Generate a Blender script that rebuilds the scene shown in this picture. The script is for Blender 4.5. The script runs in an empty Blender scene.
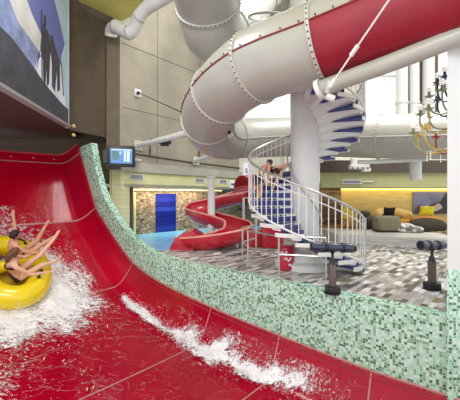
import bpy, bmesh, math, random
from mathutils import Vector, Matrix, noise
random.seed(7)
PI = math.pi
SC = bpy.context.scene
COL = SC.collection
F = 330.0; H = 1.5; HY = 195.0; CX = 230.0      # lens in pixels, eye height, horizon row

def at(px, py, d):
    return Vector(((px - CX) / F * d, d, H + (HY - py) / F * d))
def zat(py, d): return H + (HY - py) / F * d
def xat(px, d): return (px - CX) / F * d

# ------------------------------------------------------------------ materials
def lin(c):
    r = []
    for v in c:
        v = v / 255.0
        r.append(v / 12.92 if v <= 0.04045 else ((v + 0.055) / 1.055) ** 2.4)
    return (r[0], r[1], r[2], 1.0)

def mat(name, col, rough=0.5, metal=0.0, var=0.0, vscale=4.0, bump=0.0, bscale=30.0, emit=None, estr=0.0,
        coat=0.0, trans=0.0, vdetail=4.0, stretch=None):
    m = bpy.data.materials.new(name); m.use_nodes = True
    nt = m.node_tree; b = nt.nodes['Principled BSDF']
    c = lin(col)
    b.inputs['Base Color'].default_value = c
    b.inputs['Roughness'].default_value = rough
    b.inputs['Metallic'].default_value = metal
    b.inputs['Coat Weight'].default_value = coat
    b.inputs['Transmission Weight'].default_value = trans
    if emit:
        b.inputs['Emission Color'].default_value = lin(emit)
        b.inputs['Emission Strength'].default_value = estr
    tc = nt.nodes.new('ShaderNodeNewGeometry')
    mp = nt.nodes.new('ShaderNodeMapping')
    nt.links.new(tc.outputs['Position'], mp.inputs['Vector'])
    if stretch: mp.inputs['Scale'].default_value = stretch
    if var > 0:
        n = nt.nodes.new('ShaderNodeTexNoise'); n.inputs['Scale'].default_value = vscale
        n.inputs['Detail'].default_value = vdetail
        nt.links.new(mp.outputs[0], n.inputs['Vector'])
        r = nt.nodes.new('ShaderNodeValToRGB')
        r.color_ramp.elements[0].position = 0.3; r.color_ramp.elements[1].position = 0.7
        r.color_ramp.elements[0].color = tuple(max(0, x * (1 - var)) for x in c[:3]) + (1,)
        r.color_ramp.elements[1].color = tuple(min(1, x * (1 + var)) for x in c[:3]) + (1,)
        nt.links.new(n.outputs['Fac'], r.inputs['Fac'])
        nt.links.new(r.outputs['Color'], b.inputs['Base Color'])
    if bump > 0:
        n2 = nt.nodes.new('ShaderNodeTexNoise'); n2.inputs['Scale'].default_value = bscale
        n2.inputs['Detail'].default_value = 5
        nt.links.new(mp.outputs[0], n2.inputs['Vector'])
        bp = nt.nodes.new('ShaderNodeBump'); bp.inputs['Strength'].default_value = bump
        bp.inputs['Distance'].default_value = 0.02
        nt.links.new(n2.outputs['Fac'], bp.inputs['Height'])
        nt.links.new(bp.outputs['Normal'], b.inputs['Normal'])
    return m

def cellmat(name, rot, size, stops, rough=0.4, grout=None, gw=0.08, offset=False, var=0.0, bump=0.3, vstretch=None):
    """Tiles or planks: every cell of a rotated grid takes a random colour from the stops."""
    m = bpy.data.materials.new(name); m.use_nodes = True
    nt = m.node_tree; N = nt.nodes.new; L = nt.links.new
    b = nt.nodes['Principled BSDF']; b.inputs['Roughness'].default_value = rough
    g = N('ShaderNodeNewGeometry')
    mp = N('ShaderNodeMapping'); mp.vector_type = 'POINT'; mp.inputs['Rotation'].default_value = (0, 0, rot)
    L(g.outputs['Position'], mp.inputs['Vector'])
    off = N('ShaderNodeVectorMath'); off.operation = 'ADD'; off.inputs[1].default_value = (50.013, 50.017, 50.011)
    L(mp.outputs[0], off.inputs[0])
    dv = N('ShaderNodeVectorMath'); dv.operation = 'DIVIDE'; dv.inputs[1].default_value = size
    L(off.outputs[0], dv.inputs[0])
    sep = N('ShaderNodeSeparateXYZ'); L(dv.outputs[0], sep.inputs[0])
    X, Y, Z = sep.outputs
    if offset:                       # shift each row by a random amount along X
        fl = N('ShaderNodeMath'); fl.operation = 'FLOOR'; L(Y, fl.inputs[0])
        wn = N('ShaderNodeTexWhiteNoise'); wn.noise_dimensions = '1D'; L(fl.outputs[0], wn.inputs['W'])
        ad = N('ShaderNodeMath'); ad.operation = 'ADD'; L(X, ad.inputs[0]); L(wn.outputs['Value'], ad.inputs[1])
        X = ad.outputs[0]
    cb = N('ShaderNodeCombineXYZ'); L(X, cb.inputs[0]); L(Y, cb.inputs[1]); L(Z, cb.inputs[2])
    flv = N('ShaderNodeVectorMath'); flv.operation = 'FLOOR'; L(cb.outputs[0], flv.inputs[0])
    w3 = N('ShaderNodeTexWhiteNoise'); w3.noise_dimensions = '3D'; L(flv.outputs[0], w3.inputs['Vector'])
    r = N('ShaderNodeValToRGB'); r.color_ramp.interpolation = 'CONSTANT'
    els = r.color_ramp.elements
    els[0].position = 0; els[0].color = lin(stops[0][1])
    els[1].position = stops[1][0]; els[1].color = lin(stops[1][1])
    for p, c in stops[2:]:
        e = els.new(p); e.color = lin(c)
    L(w3.outputs['Value'], r.inputs['Fac'])
    colout = r.outputs['Color']
    if var > 0:
        n = N('ShaderNodeTexNoise'); n.inputs['Scale'].default_value = 1.0; n.inputs['Detail'].default_value = 5
        ms = N('ShaderNodeVectorMath'); ms.operation = 'MULTIPLY'; ms.inputs[1].default_value = vstretch or (8, 40, 8)
        L(mp.outputs[0], ms.inputs[0]); L(ms.outputs[0], n.inputs['Vector'])
        mr = N('ShaderNodeMapRange'); mr.inputs['From Min'].default_value = .3; mr.inputs['From Max'].default_value = .7
        mr.inputs['To Min'].default_value = 1 - var; mr.inputs['To Max'].default_value = 1 + var
        L(n.outputs['Fac'], mr.inputs['Value'])
        mx = N('ShaderNodeVectorMath'); mx.operation = 'SCALE'
        L(colout, mx.inputs[0]); L(mr.outputs[0], mx.inputs['Scale']); colout = mx.outputs[0]
    if grout:
        fr = N('ShaderNodeVectorMath'); fr.operation = 'FRACTION'; L(cb.outputs[0], fr.inputs[0])
        s2 = N('ShaderNodeSeparateXYZ'); L(fr.outputs[0], s2.inputs[0])
        mn = N('ShaderNodeMath'); mn.operation = 'MINIMUM'
        L(s2.outputs[0], mn.inputs[0]); L(s2.outputs[2] if size[2] < 5 else s2.outputs[1], mn.inputs[1])
        lt = N('ShaderNodeMath'); lt.operation = 'LESS_THAN'; lt.inputs[1].default_value = gw
        L(mn.outputs[0], lt.inputs[0])
        mix = N('ShaderNodeMix'); mix.data_type = 'RGBA'
        L(lt.outputs[0], mix.inputs[0]); L(colout, mix.inputs[6]); mix.inputs[7].default_value = lin(grout)
        colout = mix.outputs[2]
    L(colout, b.inputs['Base Color'])
    return m

def stone_mat(name, cols, scale, rough=0.8):
    m = bpy.data.materials.new(name); m.use_nodes = True
    nt = m.node_tree; N = nt.nodes.new; L = nt.links.new
    b = nt.nodes['Principled BSDF']; b.inputs['Roughness'].default_value = rough
    g = N('ShaderNodeNewGeometry'); mp = N('ShaderNodeMapping'); mp.inputs['Scale'].default_value = scale
    L(g.outputs['Position'], mp.inputs['Vector'])
    v = N('ShaderNodeTexVoronoi'); v.inputs['Scale'].default_value = 1.0; L(mp.outputs[0], v.inputs['Vector'])
    sp = N('ShaderNodeSeparateColor'); L(v.outputs['Color'], sp.inputs[0])
    r = N('ShaderNodeValToRGB'); r.color_ramp.elements[0].color = lin(cols[0]); r.color_ramp.elements[1].color = lin(cols[-1])
    for i, c in enumerate(cols[1:-1]):
        e = r.color_ramp.elements.new((i + 1) / (len(cols) - 1)); e.color = lin(c)
    L(sp.outputs[0], r.inputs['Fac']); L(r.outputs['Color'], b.inputs['Base Color'])
    bp = N('ShaderNodeBump'); bp.inputs['Strength'].default_value = 0.9; bp.inputs['Distance'].default_value = 0.03
    iv = N('ShaderNodeMath'); iv.operation = 'MULTIPLY'; iv.inputs[1].default_value = -1
    L(v.outputs['Distance'], iv.inputs[0]); L(iv.outputs[0], bp.inputs['Height']); L(bp.outputs['Normal'], b.inputs['Normal'])
    return m

M = {}
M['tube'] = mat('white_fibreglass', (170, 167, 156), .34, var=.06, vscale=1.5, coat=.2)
M['tube_edge'] = mat('flange_white', (188, 185, 174), .45)
M['tube_red'] = mat('red_fibreglass', (140, 18, 38), .5, var=.14, vscale=2.5)
M['seam_red'] = mat('red_seam', (130, 24, 32), .5)
M['bolt'] = mat('dark_bolt', (58, 54, 48), .45, metal=.6)
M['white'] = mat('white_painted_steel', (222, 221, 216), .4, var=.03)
M['column'] = mat('white_column_paint', (214, 213, 210), .5, var=.04, vscale=1.2)
M['steel'] = mat('brushed_steel', (196, 196, 190), .28, metal=.75)
M['blue'] = mat('blue_tread', (52, 58, 130), .55, var=.2, vscale=12)
M['blue_lite'] = mat('blue_nosing', (44, 48, 112), .6)
M['mosaic'] = cellmat('green_glass_mosaic', math.atan2(.667, .745), (.036, .036, .036),
    [(0, (172, 214, 192)), (.30, (198, 228, 210)), (.50, (156, 204, 178)), (.64, (132, 184, 150)), (.73, (84, 130, 94)), (.84, (72, 108, 80)), (.93, (122, 160, 130))],
    rough=.25, grout=(192, 210, 200), gw=.10)
M['deck'] = cellmat('patchwork_plank_tiles', -math.atan2(.745, .667), (.27, .085, 50),
    [(0, (186, 184, 182)), (.22, (150, 147, 144)), (.42, (116, 112, 110)), (.54, (170, 167, 164)), (.66, (80, 76, 74)), (.79, (216, 214, 212)), (.92, (130, 116, 84)), (.96, (68, 64, 62))],
    rough=.38, offset=True, var=.34, vstretch=(5, 45, 8), grout=(118, 112, 106), gw=.035)
M['concrete'] = mat('board_concrete', (150, 142, 124), .75, var=.16, vscale=1.1, bump=.25, bscale=14)
M['concrete_lo'] = mat('concrete_beam', (170, 165, 152), .7, var=.10, vscale=1.5, bump=.2)
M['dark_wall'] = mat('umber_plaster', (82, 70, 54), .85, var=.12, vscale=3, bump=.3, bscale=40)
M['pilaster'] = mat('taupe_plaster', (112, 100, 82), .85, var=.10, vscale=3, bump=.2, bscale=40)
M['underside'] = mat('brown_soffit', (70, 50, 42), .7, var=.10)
M['olive'] = mat('olive_ceiling', (222, 214, 126), .8, var=.07, vscale=2)
M['yellow'] = mat('pale_yellow_plaster', (214, 208, 150), .8, var=.05, vscale=2)
M['khaki'] = mat('khaki_fascia', (172, 170, 120), .8, var=.05)
M['brown'] = mat('brown_fascia', (82, 70, 58), .8, var=.1)
M['yellow_tile'] = cellmat('cream_tile', 0.6, (.5, 50, .16), [(0, (222, 214, 168)), (.5, (214, 204, 156))], rough=.3, grout=(176, 166, 120), gw=.06)
M['stone'] = stone_mat('stacked_stone', [(60, 52, 46), (140, 124, 104), (96, 84, 72), (176, 160, 136), (110, 92, 70), (150, 136, 118)], (9, 9, 15))
M['ledge_stone'] = stone_mat('layered_ledge_stone', [(50, 40, 32), (120, 96, 70), (80, 64, 48), (150, 124, 92)], (3, 3, 18))
M['blue_panel'] = cellmat('cobalt_glass_brick', 0.79, (.33, 50, .2), [(0, (22, 34, 124)), (.5, (28, 44, 146)), (.8, (38, 60, 166))], rough=.15, grout=(16, 22, 84), gw=.08)
M['pool'] = mat('pool_water', (120, 200, 250), .3, var=.14, vscale=1.6, bump=.35, bscale=6, coat=.3)
M['slide'] = mat('red_gelcoat', (212, 5, 54), .17, var=.06, vscale=1.2, bump=.3, bscale=5, coat=.35)
M['seam_pale'] = mat('pale_joint_sealant', (232, 176, 176), .5)
M['kid_red'] = mat('kids_slide_red', (186, 22, 44), .22, var=.05, coat=.4)
M['kid_edge'] = mat('kids_slide_pale_rim', (226, 150, 140), .4)
M['glass_sky'] = mat('window_glass', (236, 242, 248), .1, trans=0.0, emit=(240, 246, 255), estr=0.0)
M['alu'] = mat('window_aluminium', (214, 214, 208), .5)
M['wood_wall'] = mat('pale_birch_panel', (188, 168, 108), .6, var=.14, vscale=2.2, stretch=(1, 1, 5))
M['bench'] = mat('pale_bench_boards', (206, 204, 196), .5, var=.18, vscale=3, stretch=(.5, 1, 14))
M['bench_top'] = mat('brown_bench_top', (142, 100, 52), .6, var=.15)
M['black'] = mat('black_plastic', (24, 24, 27), .4)
M['cushion_dark'] = mat('black_velvet', (22, 20, 24), .9)
M['cushion_yellow'] = mat('lemon_fabric', (226, 210, 34), .8, var=.08, vscale=20)
M['mustard'] = mat('mustard_fabric', (196, 150, 40), .85, var=.1, vscale=14)
M['cream'] = mat('cream_boucle', (214, 186, 126), .9, var=.18, vscale=24, bump=.6, bscale=50)
M['grey_fabric'] = mat('grey_taupe_fabric', (122, 116, 94), .9, var=.08, vscale=20)
M['dark_bag'] = mat('dark_brown_leather', (46, 36, 34), .45, var=.2, vscale=6)
M['dark_bed'] = mat('dark_umber_fabric', (50, 40, 26), .85, var=.15, vscale=8)
M['throw'] = stone_mat('patterned_throw', [(40, 36, 34), (214, 208, 198), (190, 180, 166), (226, 220, 210), (70, 62, 56)], (7, 7, 7))
M['scope'] = mat('navy_telescope_enamel', (44, 48, 74), .3, var=.1, coat=.4)
M['scope_post'] = mat('bronze_post', (104, 90, 84), .4, metal=.3, var=.12, vscale=20)
M['raft'] = mat('yellow_vinyl', (236, 208, 18), .25, var=.04, coat=.4)
M['skin'] = mat('skin', (214, 158, 128), .55, var=.05, vscale=9)
M['skin_pale'] = mat('skin_pale', (226, 176, 150), .55, var=.05, vscale=9)
M['hair_dark'] = mat('dark_hair', (40, 27, 20), .6, var=.3, vscale=60)
M['hair_brown'] = mat('brown_hair', (104, 66, 38), .6, var=.3, vscale=60)
M['shorts'] = mat('navy_swimwear', (28, 30, 48), .8)
M['bikini'] = mat('brown_swimwear', (72, 38, 40), .8)
M['gold'] = mat('yellow_glass', (222, 190, 84), .2, coat=.5)
M['crimson'] = mat('crimson_glass', (176, 20, 40), .2, coat=.5)
M['leafgreen'] = mat('olive_green_glass', (150, 160, 116), .25, coat=.5)
M['navyglass'] = mat('navy_glass', (62, 66, 110), .25, coat=.5)
M['bulb'] = mat('opal_bulb', (244, 244, 240), .2, emit=(255, 250, 240), estr=.25)
M['warm_strip'] = mat('warm_led_strip', (255, 224, 120), .4, emit=(255, 214, 96), estr=5.0)
M['warm_strip2'] = mat('warm_led_strip_soft', (255, 226, 170), .4, emit=(255, 216, 140), estr=3.0)
M['vent'] = mat('vent_grille', (120, 126, 128), .5)
M['pink_red'] = mat('raspberry_red', (190, 16, 60), .35, coat=.3)
M['sign_white'] = mat('sign_white', (240, 242, 248), .4)
M['sign_blue'] = mat('sign_blue', (52, 92, 170), .4)

def screenmat(name, c, s):
    return mat(name, c, .3, emit=c, estr=s)

# ------------------------------------------------------------------ mesh helpers
def obj(name, bm, m, parent=None, smooth=True, angle=40):
    bmesh.ops.recalc_face_normals(bm, faces=bm.faces)
    me = bpy.data.meshes.new(name); bm.to_mesh(me); bm.free()
    for mm in (m if isinstance(m, (list, tuple)) else [m]): me.materials.append(mm)
    if smooth:
        me.polygons.foreach_set('use_smooth', [True] * len(me.polygons))
        me.set_sharp_from_angle(angle=math.radians(angle))
    o = bpy.data.objects.new(name, me); COL.objects.link(o)
    if parent is not None:
        o.parent = parent
        o.matrix_parent_inverse = (Matrix.Translation(parent.location) @ parent.rotation_euler.to_matrix().to_4x4()).inverted() if parent.type == 'EMPTY' and parent.parent is None else Matrix()
    return o
def tag(o, label=None, cat=None, group=None, kind=None):
    if label: o['label'] = label
    if cat: o['category'] = cat
    if group: o['group'] = group
    if kind: o['kind'] = kind
    return o
def thing(name, label, cat, loc=(0, 0, 0), rz=0, group=None):
    o = bpy.data.objects.new(name, None); COL.objects.link(o)
    o.location = loc; o.rotation_euler = (0, 0, rz); o.empty_display_size = .1
    return tag(o, label, cat, group)
def struct(name, bm, m, **k):
    return tag(obj(name, bm, m, **k), kind='structure')
def localpart(name, bm, m, parent, **k):
    """part given in the thing's own coordinates"""
    o = obj(name, bm, m, None, **k); o.parent = parent; return o
def copy_tree(o, parent=None):
    c = o.copy(); COL.objects.link(c); c.parent = parent
    for ch in list(o.children): copy_tree(ch, c)
    return c

def box(bm, c, s, rz=0, bevel=0.0, mi=0, R=None):
    m4 = Matrix.Translation(c) @ (R.to_4x4() if R is not None else Matrix.Rotation(rz, 4, 'Z')) @ Matrix.Diagonal((s[0], s[1], s[2], 1))
    r = bmesh.ops.create_cube(bm, size=1, matrix=m4)
    if bevel > 0:
        es = list({e for v in r['verts'] for e in v.link_edges})
        bmesh.ops.bevel(bm, geom=es, offset=bevel, segments=3, affect='EDGES', profile=.5)
    return bm
def tube(bm, pts, rad, n=10, caps=True, mi=0):
    pts = [Vector(p) for p in pts]
    rads = rad if isinstance(rad, (list, tuple)) else [rad] * len(pts)
    rings = []; prev = None
    for i, p in enumerate(pts):
        t = (pts[min(i + 1, len(pts) - 1)] - pts[max(i - 1, 0)]).normalized()
        if prev is None:
            a = Vector((0, 0, 1)) if abs(t.z) < .9 else Vector((1, 0, 0))
            x = t.cross(a).normalized()
        else:
            x = (prev - t * prev.dot(t)).normalized()
        prev = x; y = t.cross(x)
        rings.append([bm.verts.new(p + (x * math.cos(2 * PI * k / n) + y * math.sin(2 * PI * k / n)) * rads[i]) for k in range(n)])
    for a, b in zip(rings, rings[1:]):
        for k in range(n):
            f = bm.faces.new((a[k], a[(k + 1) % n], b[(k + 1) % n], b[k])); f.material_index = mi
    if caps:
        bm.faces.new(rings[0]).material_index = mi; bm.faces.new(rings[-1][::-1]).material_index = mi
    return bm
def lathe(bm, prof, c=(0, 0, 0), n=24, axis=None, mi=0):
    """prof: list of (r, h) along axis (default Z)"""
    q = Vector((0, 0, 1)).rotation_difference(Vector(axis)) if axis is not None else None
    rings = []
    for r, h in prof:
        ring = []
        for k in range(n):
            v = Vector((r * math.cos(2 * PI * k / n), r * math.sin(2 * PI * k / n), h))
            if q: v = q @ v
            ring.append(bm.verts.new(v + Vector(c)))
        rings.append(ring)
    for a, b in zip(rings, rings[1:]):
        for k in range(n):
            f = bm.faces.new((a[k], a[(k + 1) % n], b[(k + 1) % n], b[k])); f.material_index = mi
    if prof[0][0] > 1e-4: bm.faces.new(rings[0][::-1]).material_index = mi
    if prof[-1][0] > 1e-4: bm.faces.new(rings[-1]).material_index = mi
    bmesh.ops.remove_doubles(bm, verts=[v for r in rings for v in r], dist=1e-5)
    return bm
def prism(bm, poly, vec, mi=0):
    """poly: 3D points; extruded along vec"""
    a = [bm.verts.new(Vector(p)) for p in poly]; b = [bm.verts.new(Vector(p) + Vector(vec)) for p in poly]
    n = len(a)
    bm.faces.new(a).material_index = mi; bm.faces.new(b[::-1]).material_index = mi
    for k in range(n):
        bm.faces.new((a[k], b[k], b[(k + 1) % n], a[(k + 1) % n])).material_index = mi
    return bm
_ICO = {}
def _ico(sub):
    if sub not in _ICO:
        b = bmesh.new(); bmesh.ops.create_icosphere(b, subdivisions=sub, radius=1); b.verts.index_update()
        _ICO[sub] = ([v.co.copy() for v in b.verts], [[v.index for v in f.verts] for f in b.faces]); b.free()
    return _ICO[sub]
def ball(bm, c, s, R=None, sub=3, mi=0):
    m4 = Matrix.Translation(c) @ (R.to_4x4() if R is not None else Matrix()) @ Matrix.Diagonal((s[0], s[1], s[2], 1))
    V_, F_ = _ico(sub)
    vv = [bm.verts.new(m4 @ p) for p in V_]
    for f in F_: bm.faces.new([vv[k] for k in f]).material_index = mi
    return bm
B = bmesh.new
def wallbox(p0, p1, z0, z1, th=.2, bm=None):
    """vertical slab between two plan points; th to the left of p0->p1"""
    p0 = Vector((p0[0], p0[1], 0)); p1 = Vector((p1[0], p1[1], 0))
    d = (p1 - p0).normalized(); n = Vector((-d.y, d.x, 0)) * th
    bm = bm or B()
    prism(bm, [(p0.x, p0.y, z0), (p1.x, p1.y, z0), (p1.x + n.x, p1.y + n.y, z0), (p0.x + n.x, p0.y + n.y, z0)], (0, 0, z1 - z0))
    return bm
def crom(P, per=8):
    out = []
    n = len(P)
    for i in range(n - 1):
        p0 = P[max(i - 1, 0)]; p1 = P[i]; p2 = P[i + 1]; p3 = P[min(i + 2, n - 1)]
        for k in range(per):
            t = k / per
            out.append(.5 * ((2 * p1) + (p2 - p0) * t + (2 * p0 - 5 * p1 + 4 * p2 - p3) * t * t + (3 * p1 - p0 - 3 * p2 + p3) * t ** 3))
    out.append(P[-1]); return out

# ------------------------------------------------------------------ slide plane frame
NX, NY, N0 = .667, .745, 4.73
TX, TY = -.745, .667
def W(u, v, z):     # u: away from the mosaic wall towards the eye, v: uphill, z
    s = N0 - u
    return Vector((NX * s + TX * v, NY * s + TY * v, z))
RIM = [(-2.5, -.97), (0.7, -.96), (1.67, -.97), (3.14, -.91), (4.78, -.80), (6.47, -.60), (7.63, -.30), (8.55, .24), (9.25, .74), (9.74, 1.14), (10.41, 2.25), (10.91, 3.05), (11.0, 3.2)]
FIN = [(5.6, 0.0), (6.47, .04), (7.09, .12), (7.78, .36), (8.34, .67), (8.83, 1.02), (9.30, 1.44), (9.64, 1.95), (9.93, 2.58), (10.13, 3.12)]
RC = crom([Vector((v, 0, z)) for v, z in RIM], 12)
def rimz(v):
    for a, b in zip(RC, RC[1:]):
        if a.x <= v <= b.x and b.x > a.x:
            t = (v - a.x) / (b.x - a.x); return a.z + (b.z - a.z) * t
    return RC[0].z if v < RC[0].x else RC[-1].z
def slope(v):
    e = .12
    a = max(v - e, -2.4); b = min(v + e, 10.95)
    return math.atan2(rimz(b) - rimz(a), b - a)
WID = 4.4
def depth(u):
    q = min(u, WID - u)
    q = max(0, min(q / .5, 1))
    return .66 * (1 - (1 - q) ** 3) + .02 * min(1, max(0, min(u, WID - u) - .5))
def S(u, v, h=0):
    a = slope(v); d = depth(u) - h
    return W(u, v + math.sin(a) * d, rimz(v) - math.cos(a) * d)

# ================================================================== SETTING
bm = B()
prism(bm, [W(-.22, -2.5, -.22), (10.5, .5, -.22), (10.5, 18, -.22), (2.4, 18, -.22), (1.0, 11.3, -.22), (-2.05, 8.75, -.22), W(-.22, 7.6, -.22)], (0, 0, .22))
struct('floor', bm, M['deck'], smooth=False)
bm = B(); prism(bm, [W(5.5, -3, -1.8), W(-.2, -3, -1.8), W(-.2, 13, -1.8), W(5.5, 13, -1.8)], (0, 0, .05))
struct('floor_lower', bm, M['concrete_lo'], smooth=False)
# pool
bm = B(); prism(bm, [W(-.24, 7.4, -.3), (-1.6, 8.6, -.3), (2.6, 12, -.3), (2.6, 19, -.3), (-1, 17, -.3), W(-.24, 12.2, -.3)], (0, 0, .22))
tag(obj('pool_water', bm, M['pool'], smooth=False), 'light blue pool water behind the mosaic wall, under the yellow fascia', 'water')

# mosaic side wall with fin
up = crom([Vector((v, 0, z)) for v, z in FIN], 6)
for q in up: q.z += .012
top = [Vector((-2.4 + 8 * k / 20, 0, .012)) for k in range(20)] + up
nT = len(top)
low = []
for i in range(nT):
    t = i / (nT - 1)
    if i < 20: v = top[i].x
    else:
        q = (i - 20) / (nT - 21); v = 5.6 + q * (10.98 - 5.6)
    a = slope(v)
    low.append(Vector((v + math.sin(a) * .2, 0, rimz(v) - math.cos(a) * .2 - (.6 if v < 6.5 else .6 * max(0, (8 - v) / 1.5)))))
bm = B()
for u0 in (-.06,):
    A = []
    for u in (-.06, -.26):
        A.append(([bm.verts.new(W(u, p.x, p.z)) for p in top], [bm.verts.new(W(u, p.x, p.z)) for p in low]))
    for i in range(nT - 1):
        bm.faces.new((A[0][0][i], A[0][0][i + 1], A[0][1][i + 1], A[0][1][i]))
        bm.faces.new((A[1][0][i], A[1][1][i], A[1][1][i + 1], A[1][0][i + 1]))
        bm.faces.new((A[0][0][i], A[1][0][i], A[1][0][i + 1], A[0][0][i + 1]))
        bm.faces.new((A[0][1][i], A[0][1][i + 1], A[1][1][i + 1], A[1][1][i]))
    bm.faces.new((A[0][0][-1], A[1][0][-1], A[1][1][-1], A[0][1][-1]))
    bm.faces.new((A[0][0][0], A[0][1][0], A[1][1][0], A[1][0][0]))
struct('wall_slide_side', bm, M['mosaic'], smooth=False)

# concrete wall with beam, pilaster
A0 = Vector((-3.67, 11, 0)); AD = Vector((4.11, 5.0, 0)).normalized(); A1 = A0 + AD * 6.9
AN = Vector((-AD.y, AD.x, 0))           # behind the wall
def onA(px, off=0.0):
    r = (px - CX) / F; p = A0 - AN * off
    s = (r * p.y - p.x) / (AD.x - r * AD.y)
    return p + AD * s
wallA = wallbox(A0[:2], A1[:2], 2.42, 9.5, .3)
struct('wall_concrete', wallA, M['concrete'], smooth=False)
struct('trim_beam', wallbox((A0 - AN * .1)[:2], (A1 - AN * .1)[:2], 2.30, 2.62, .1), M['concrete_lo'], smooth=False)
struct('trim_yellow_fascia', wallbox(A0[:2], A1[:2], 1.78, 2.42, .3), M['yellow'], smooth=False)
# panel joints of the concrete wall (recessed lines)
bm = B()
def jointline(pa, pb, w=.02):
    tube(bm, [pa, pb], w / 2, 4)
for px in (157.5, 200):
    p = onA(px, .005); jointline((p.x, p.y, 2.62), (p.x, p.y, 9.4))
p = onA(122, .005); q = onA(236, .005)
for z in (6.6, 4.45): jointline((p.x, p.y, z), (q.x, q.y, z))
struct('trim_panel_joints', bm, mat('dark_joint', (112, 104, 92), .9))
# pilaster (left of the concrete) and dark wall
bm = B(); prism(bm, [(-4.12, 11.0, 2.35), (-3.67, 11.0, 2.35), (-3.5, 11.35, 2.35), (-4.12, 11.35, 2.35)], (0, 0, 4.5))
struct('trim_pilaster', bm, M['pilaster'], smooth=False)
bm = B(); prism(bm, [(-4.02, 11.02, -.2), (-3.62, 11.02, -.2), (-3.45, 11.35, -.2), (-4.02, 11.35, -.2)], (0, 0, 2.55))
struct('trim_tiled_pier', bm, M['yellow_tile'], smooth=False)
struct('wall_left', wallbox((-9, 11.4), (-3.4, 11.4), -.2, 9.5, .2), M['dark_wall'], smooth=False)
# upper bulkhead carrying the mural
MU0 = Vector((-3.7, 3.0, 0)); MU1 = Vector((-4.6, 9.5, 0))
MU0 = MU1 + (Vector((-4.1, 5.88, 0)) - MU1) * 1.7
MUE = MU1 + (MU0 - MU1).normalized() * .42
bm = B()
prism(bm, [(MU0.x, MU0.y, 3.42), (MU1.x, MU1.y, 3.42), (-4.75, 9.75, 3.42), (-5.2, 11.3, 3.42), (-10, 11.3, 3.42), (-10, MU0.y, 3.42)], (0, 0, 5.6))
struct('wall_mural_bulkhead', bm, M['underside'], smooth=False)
# olive ceiling slab over the slide
c0 = Vector((-3.64, 10.98, 0)); dl = Vector((-.583, -.812, 0)); dr = Vector((.8, -.6, 0))
dr = (Vector((xat(165, 9.76), 9.76, 0)) - c0).normalized()
cl = Vector((xat(77, 9.76), 9.76, 0))
bm = B(); e1 = c0 + dr * 14; zc = zat(22, 11)
prism(bm, [(c0.x, c0.y, zc), (cl.x, cl.y, zc), (-6, 7.5, zc), (-10, 3, zc), (-4, -3, zc), (e1.x, e1.y, zc)], (0, 0, .4))
struct('ceiling', bm, M['olive'], smooth=False)
bm = wallbox(cl[:2], c0[:2], 3.42, zc, .15); prism(bm, [(cl.x, cl.y, 3.42), (-4.75, 9.4, 3.42), (-5.1, 9.5, 3.42), (-4.9, 10, 3.42)], (0, 0, zc - 3.42))
bm.free()
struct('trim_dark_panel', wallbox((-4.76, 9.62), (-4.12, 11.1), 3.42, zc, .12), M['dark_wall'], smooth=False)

# alcove behind the pool
B0 = Vector((-6.0, 11.5, 0)); BD = Vector((.7, .714, 0)); B0 = Vector((-4.0, 12.9, 0)) - BD * 1.6
struct('wall_pool_stone', wallbox(B0[:2], (B0 + BD * 9.4)[:2], -.3, 2.0, .2), M['stone'], smooth=False)
BN = Vector((-BD.y, BD.x, 0))
def onB(px, off=0.0):
    r = (px - CX) / F; p = B0 - BN * off
    s = (r * p.y - p.x) / (BD.x - r * BD.y)
    return p + BD * s
def bpanel(px0, px1, z0, z1, off=.03):
    a = onB(px0, off); b = onB(px1, off); return wallbox(a[:2], b[:2], z0, z1, off)
struct('trim_blue_panel', bpanel(156, 176, -.1, 1.56), M['blue_panel'], smooth=False)
struct('trim_cream_tiles', bpanel(126, 136, -.1, 1.6, .06), M['yellow_tile'], smooth=False)
bm = B(); pts = [A0 + AN * .0, A1, B0 + BD * 9.4, B0]
prism(bm, [(p.x, p.y, 1.78) for p in pts], (0, 0, .1)); struct('ceiling_alcove', bm, mat('alcove_ceiling', (206, 204, 196), .6), smooth=False)
a = onB(127, .2); b = onB(222, .2)
tag(obj('light_strip', wallbox(a[:2], b[:2], 1.70, 1.73, .05), M['warm_strip2'], smooth=False), 'warm light strip above the stone wall behind the pool', 'light')
# corner wall at far end
struct('wall_far', wallbox((.7, 17.95), (4.2, 13.5), -.3, 2.0, .2), M['stone'], smooth=False)

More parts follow.
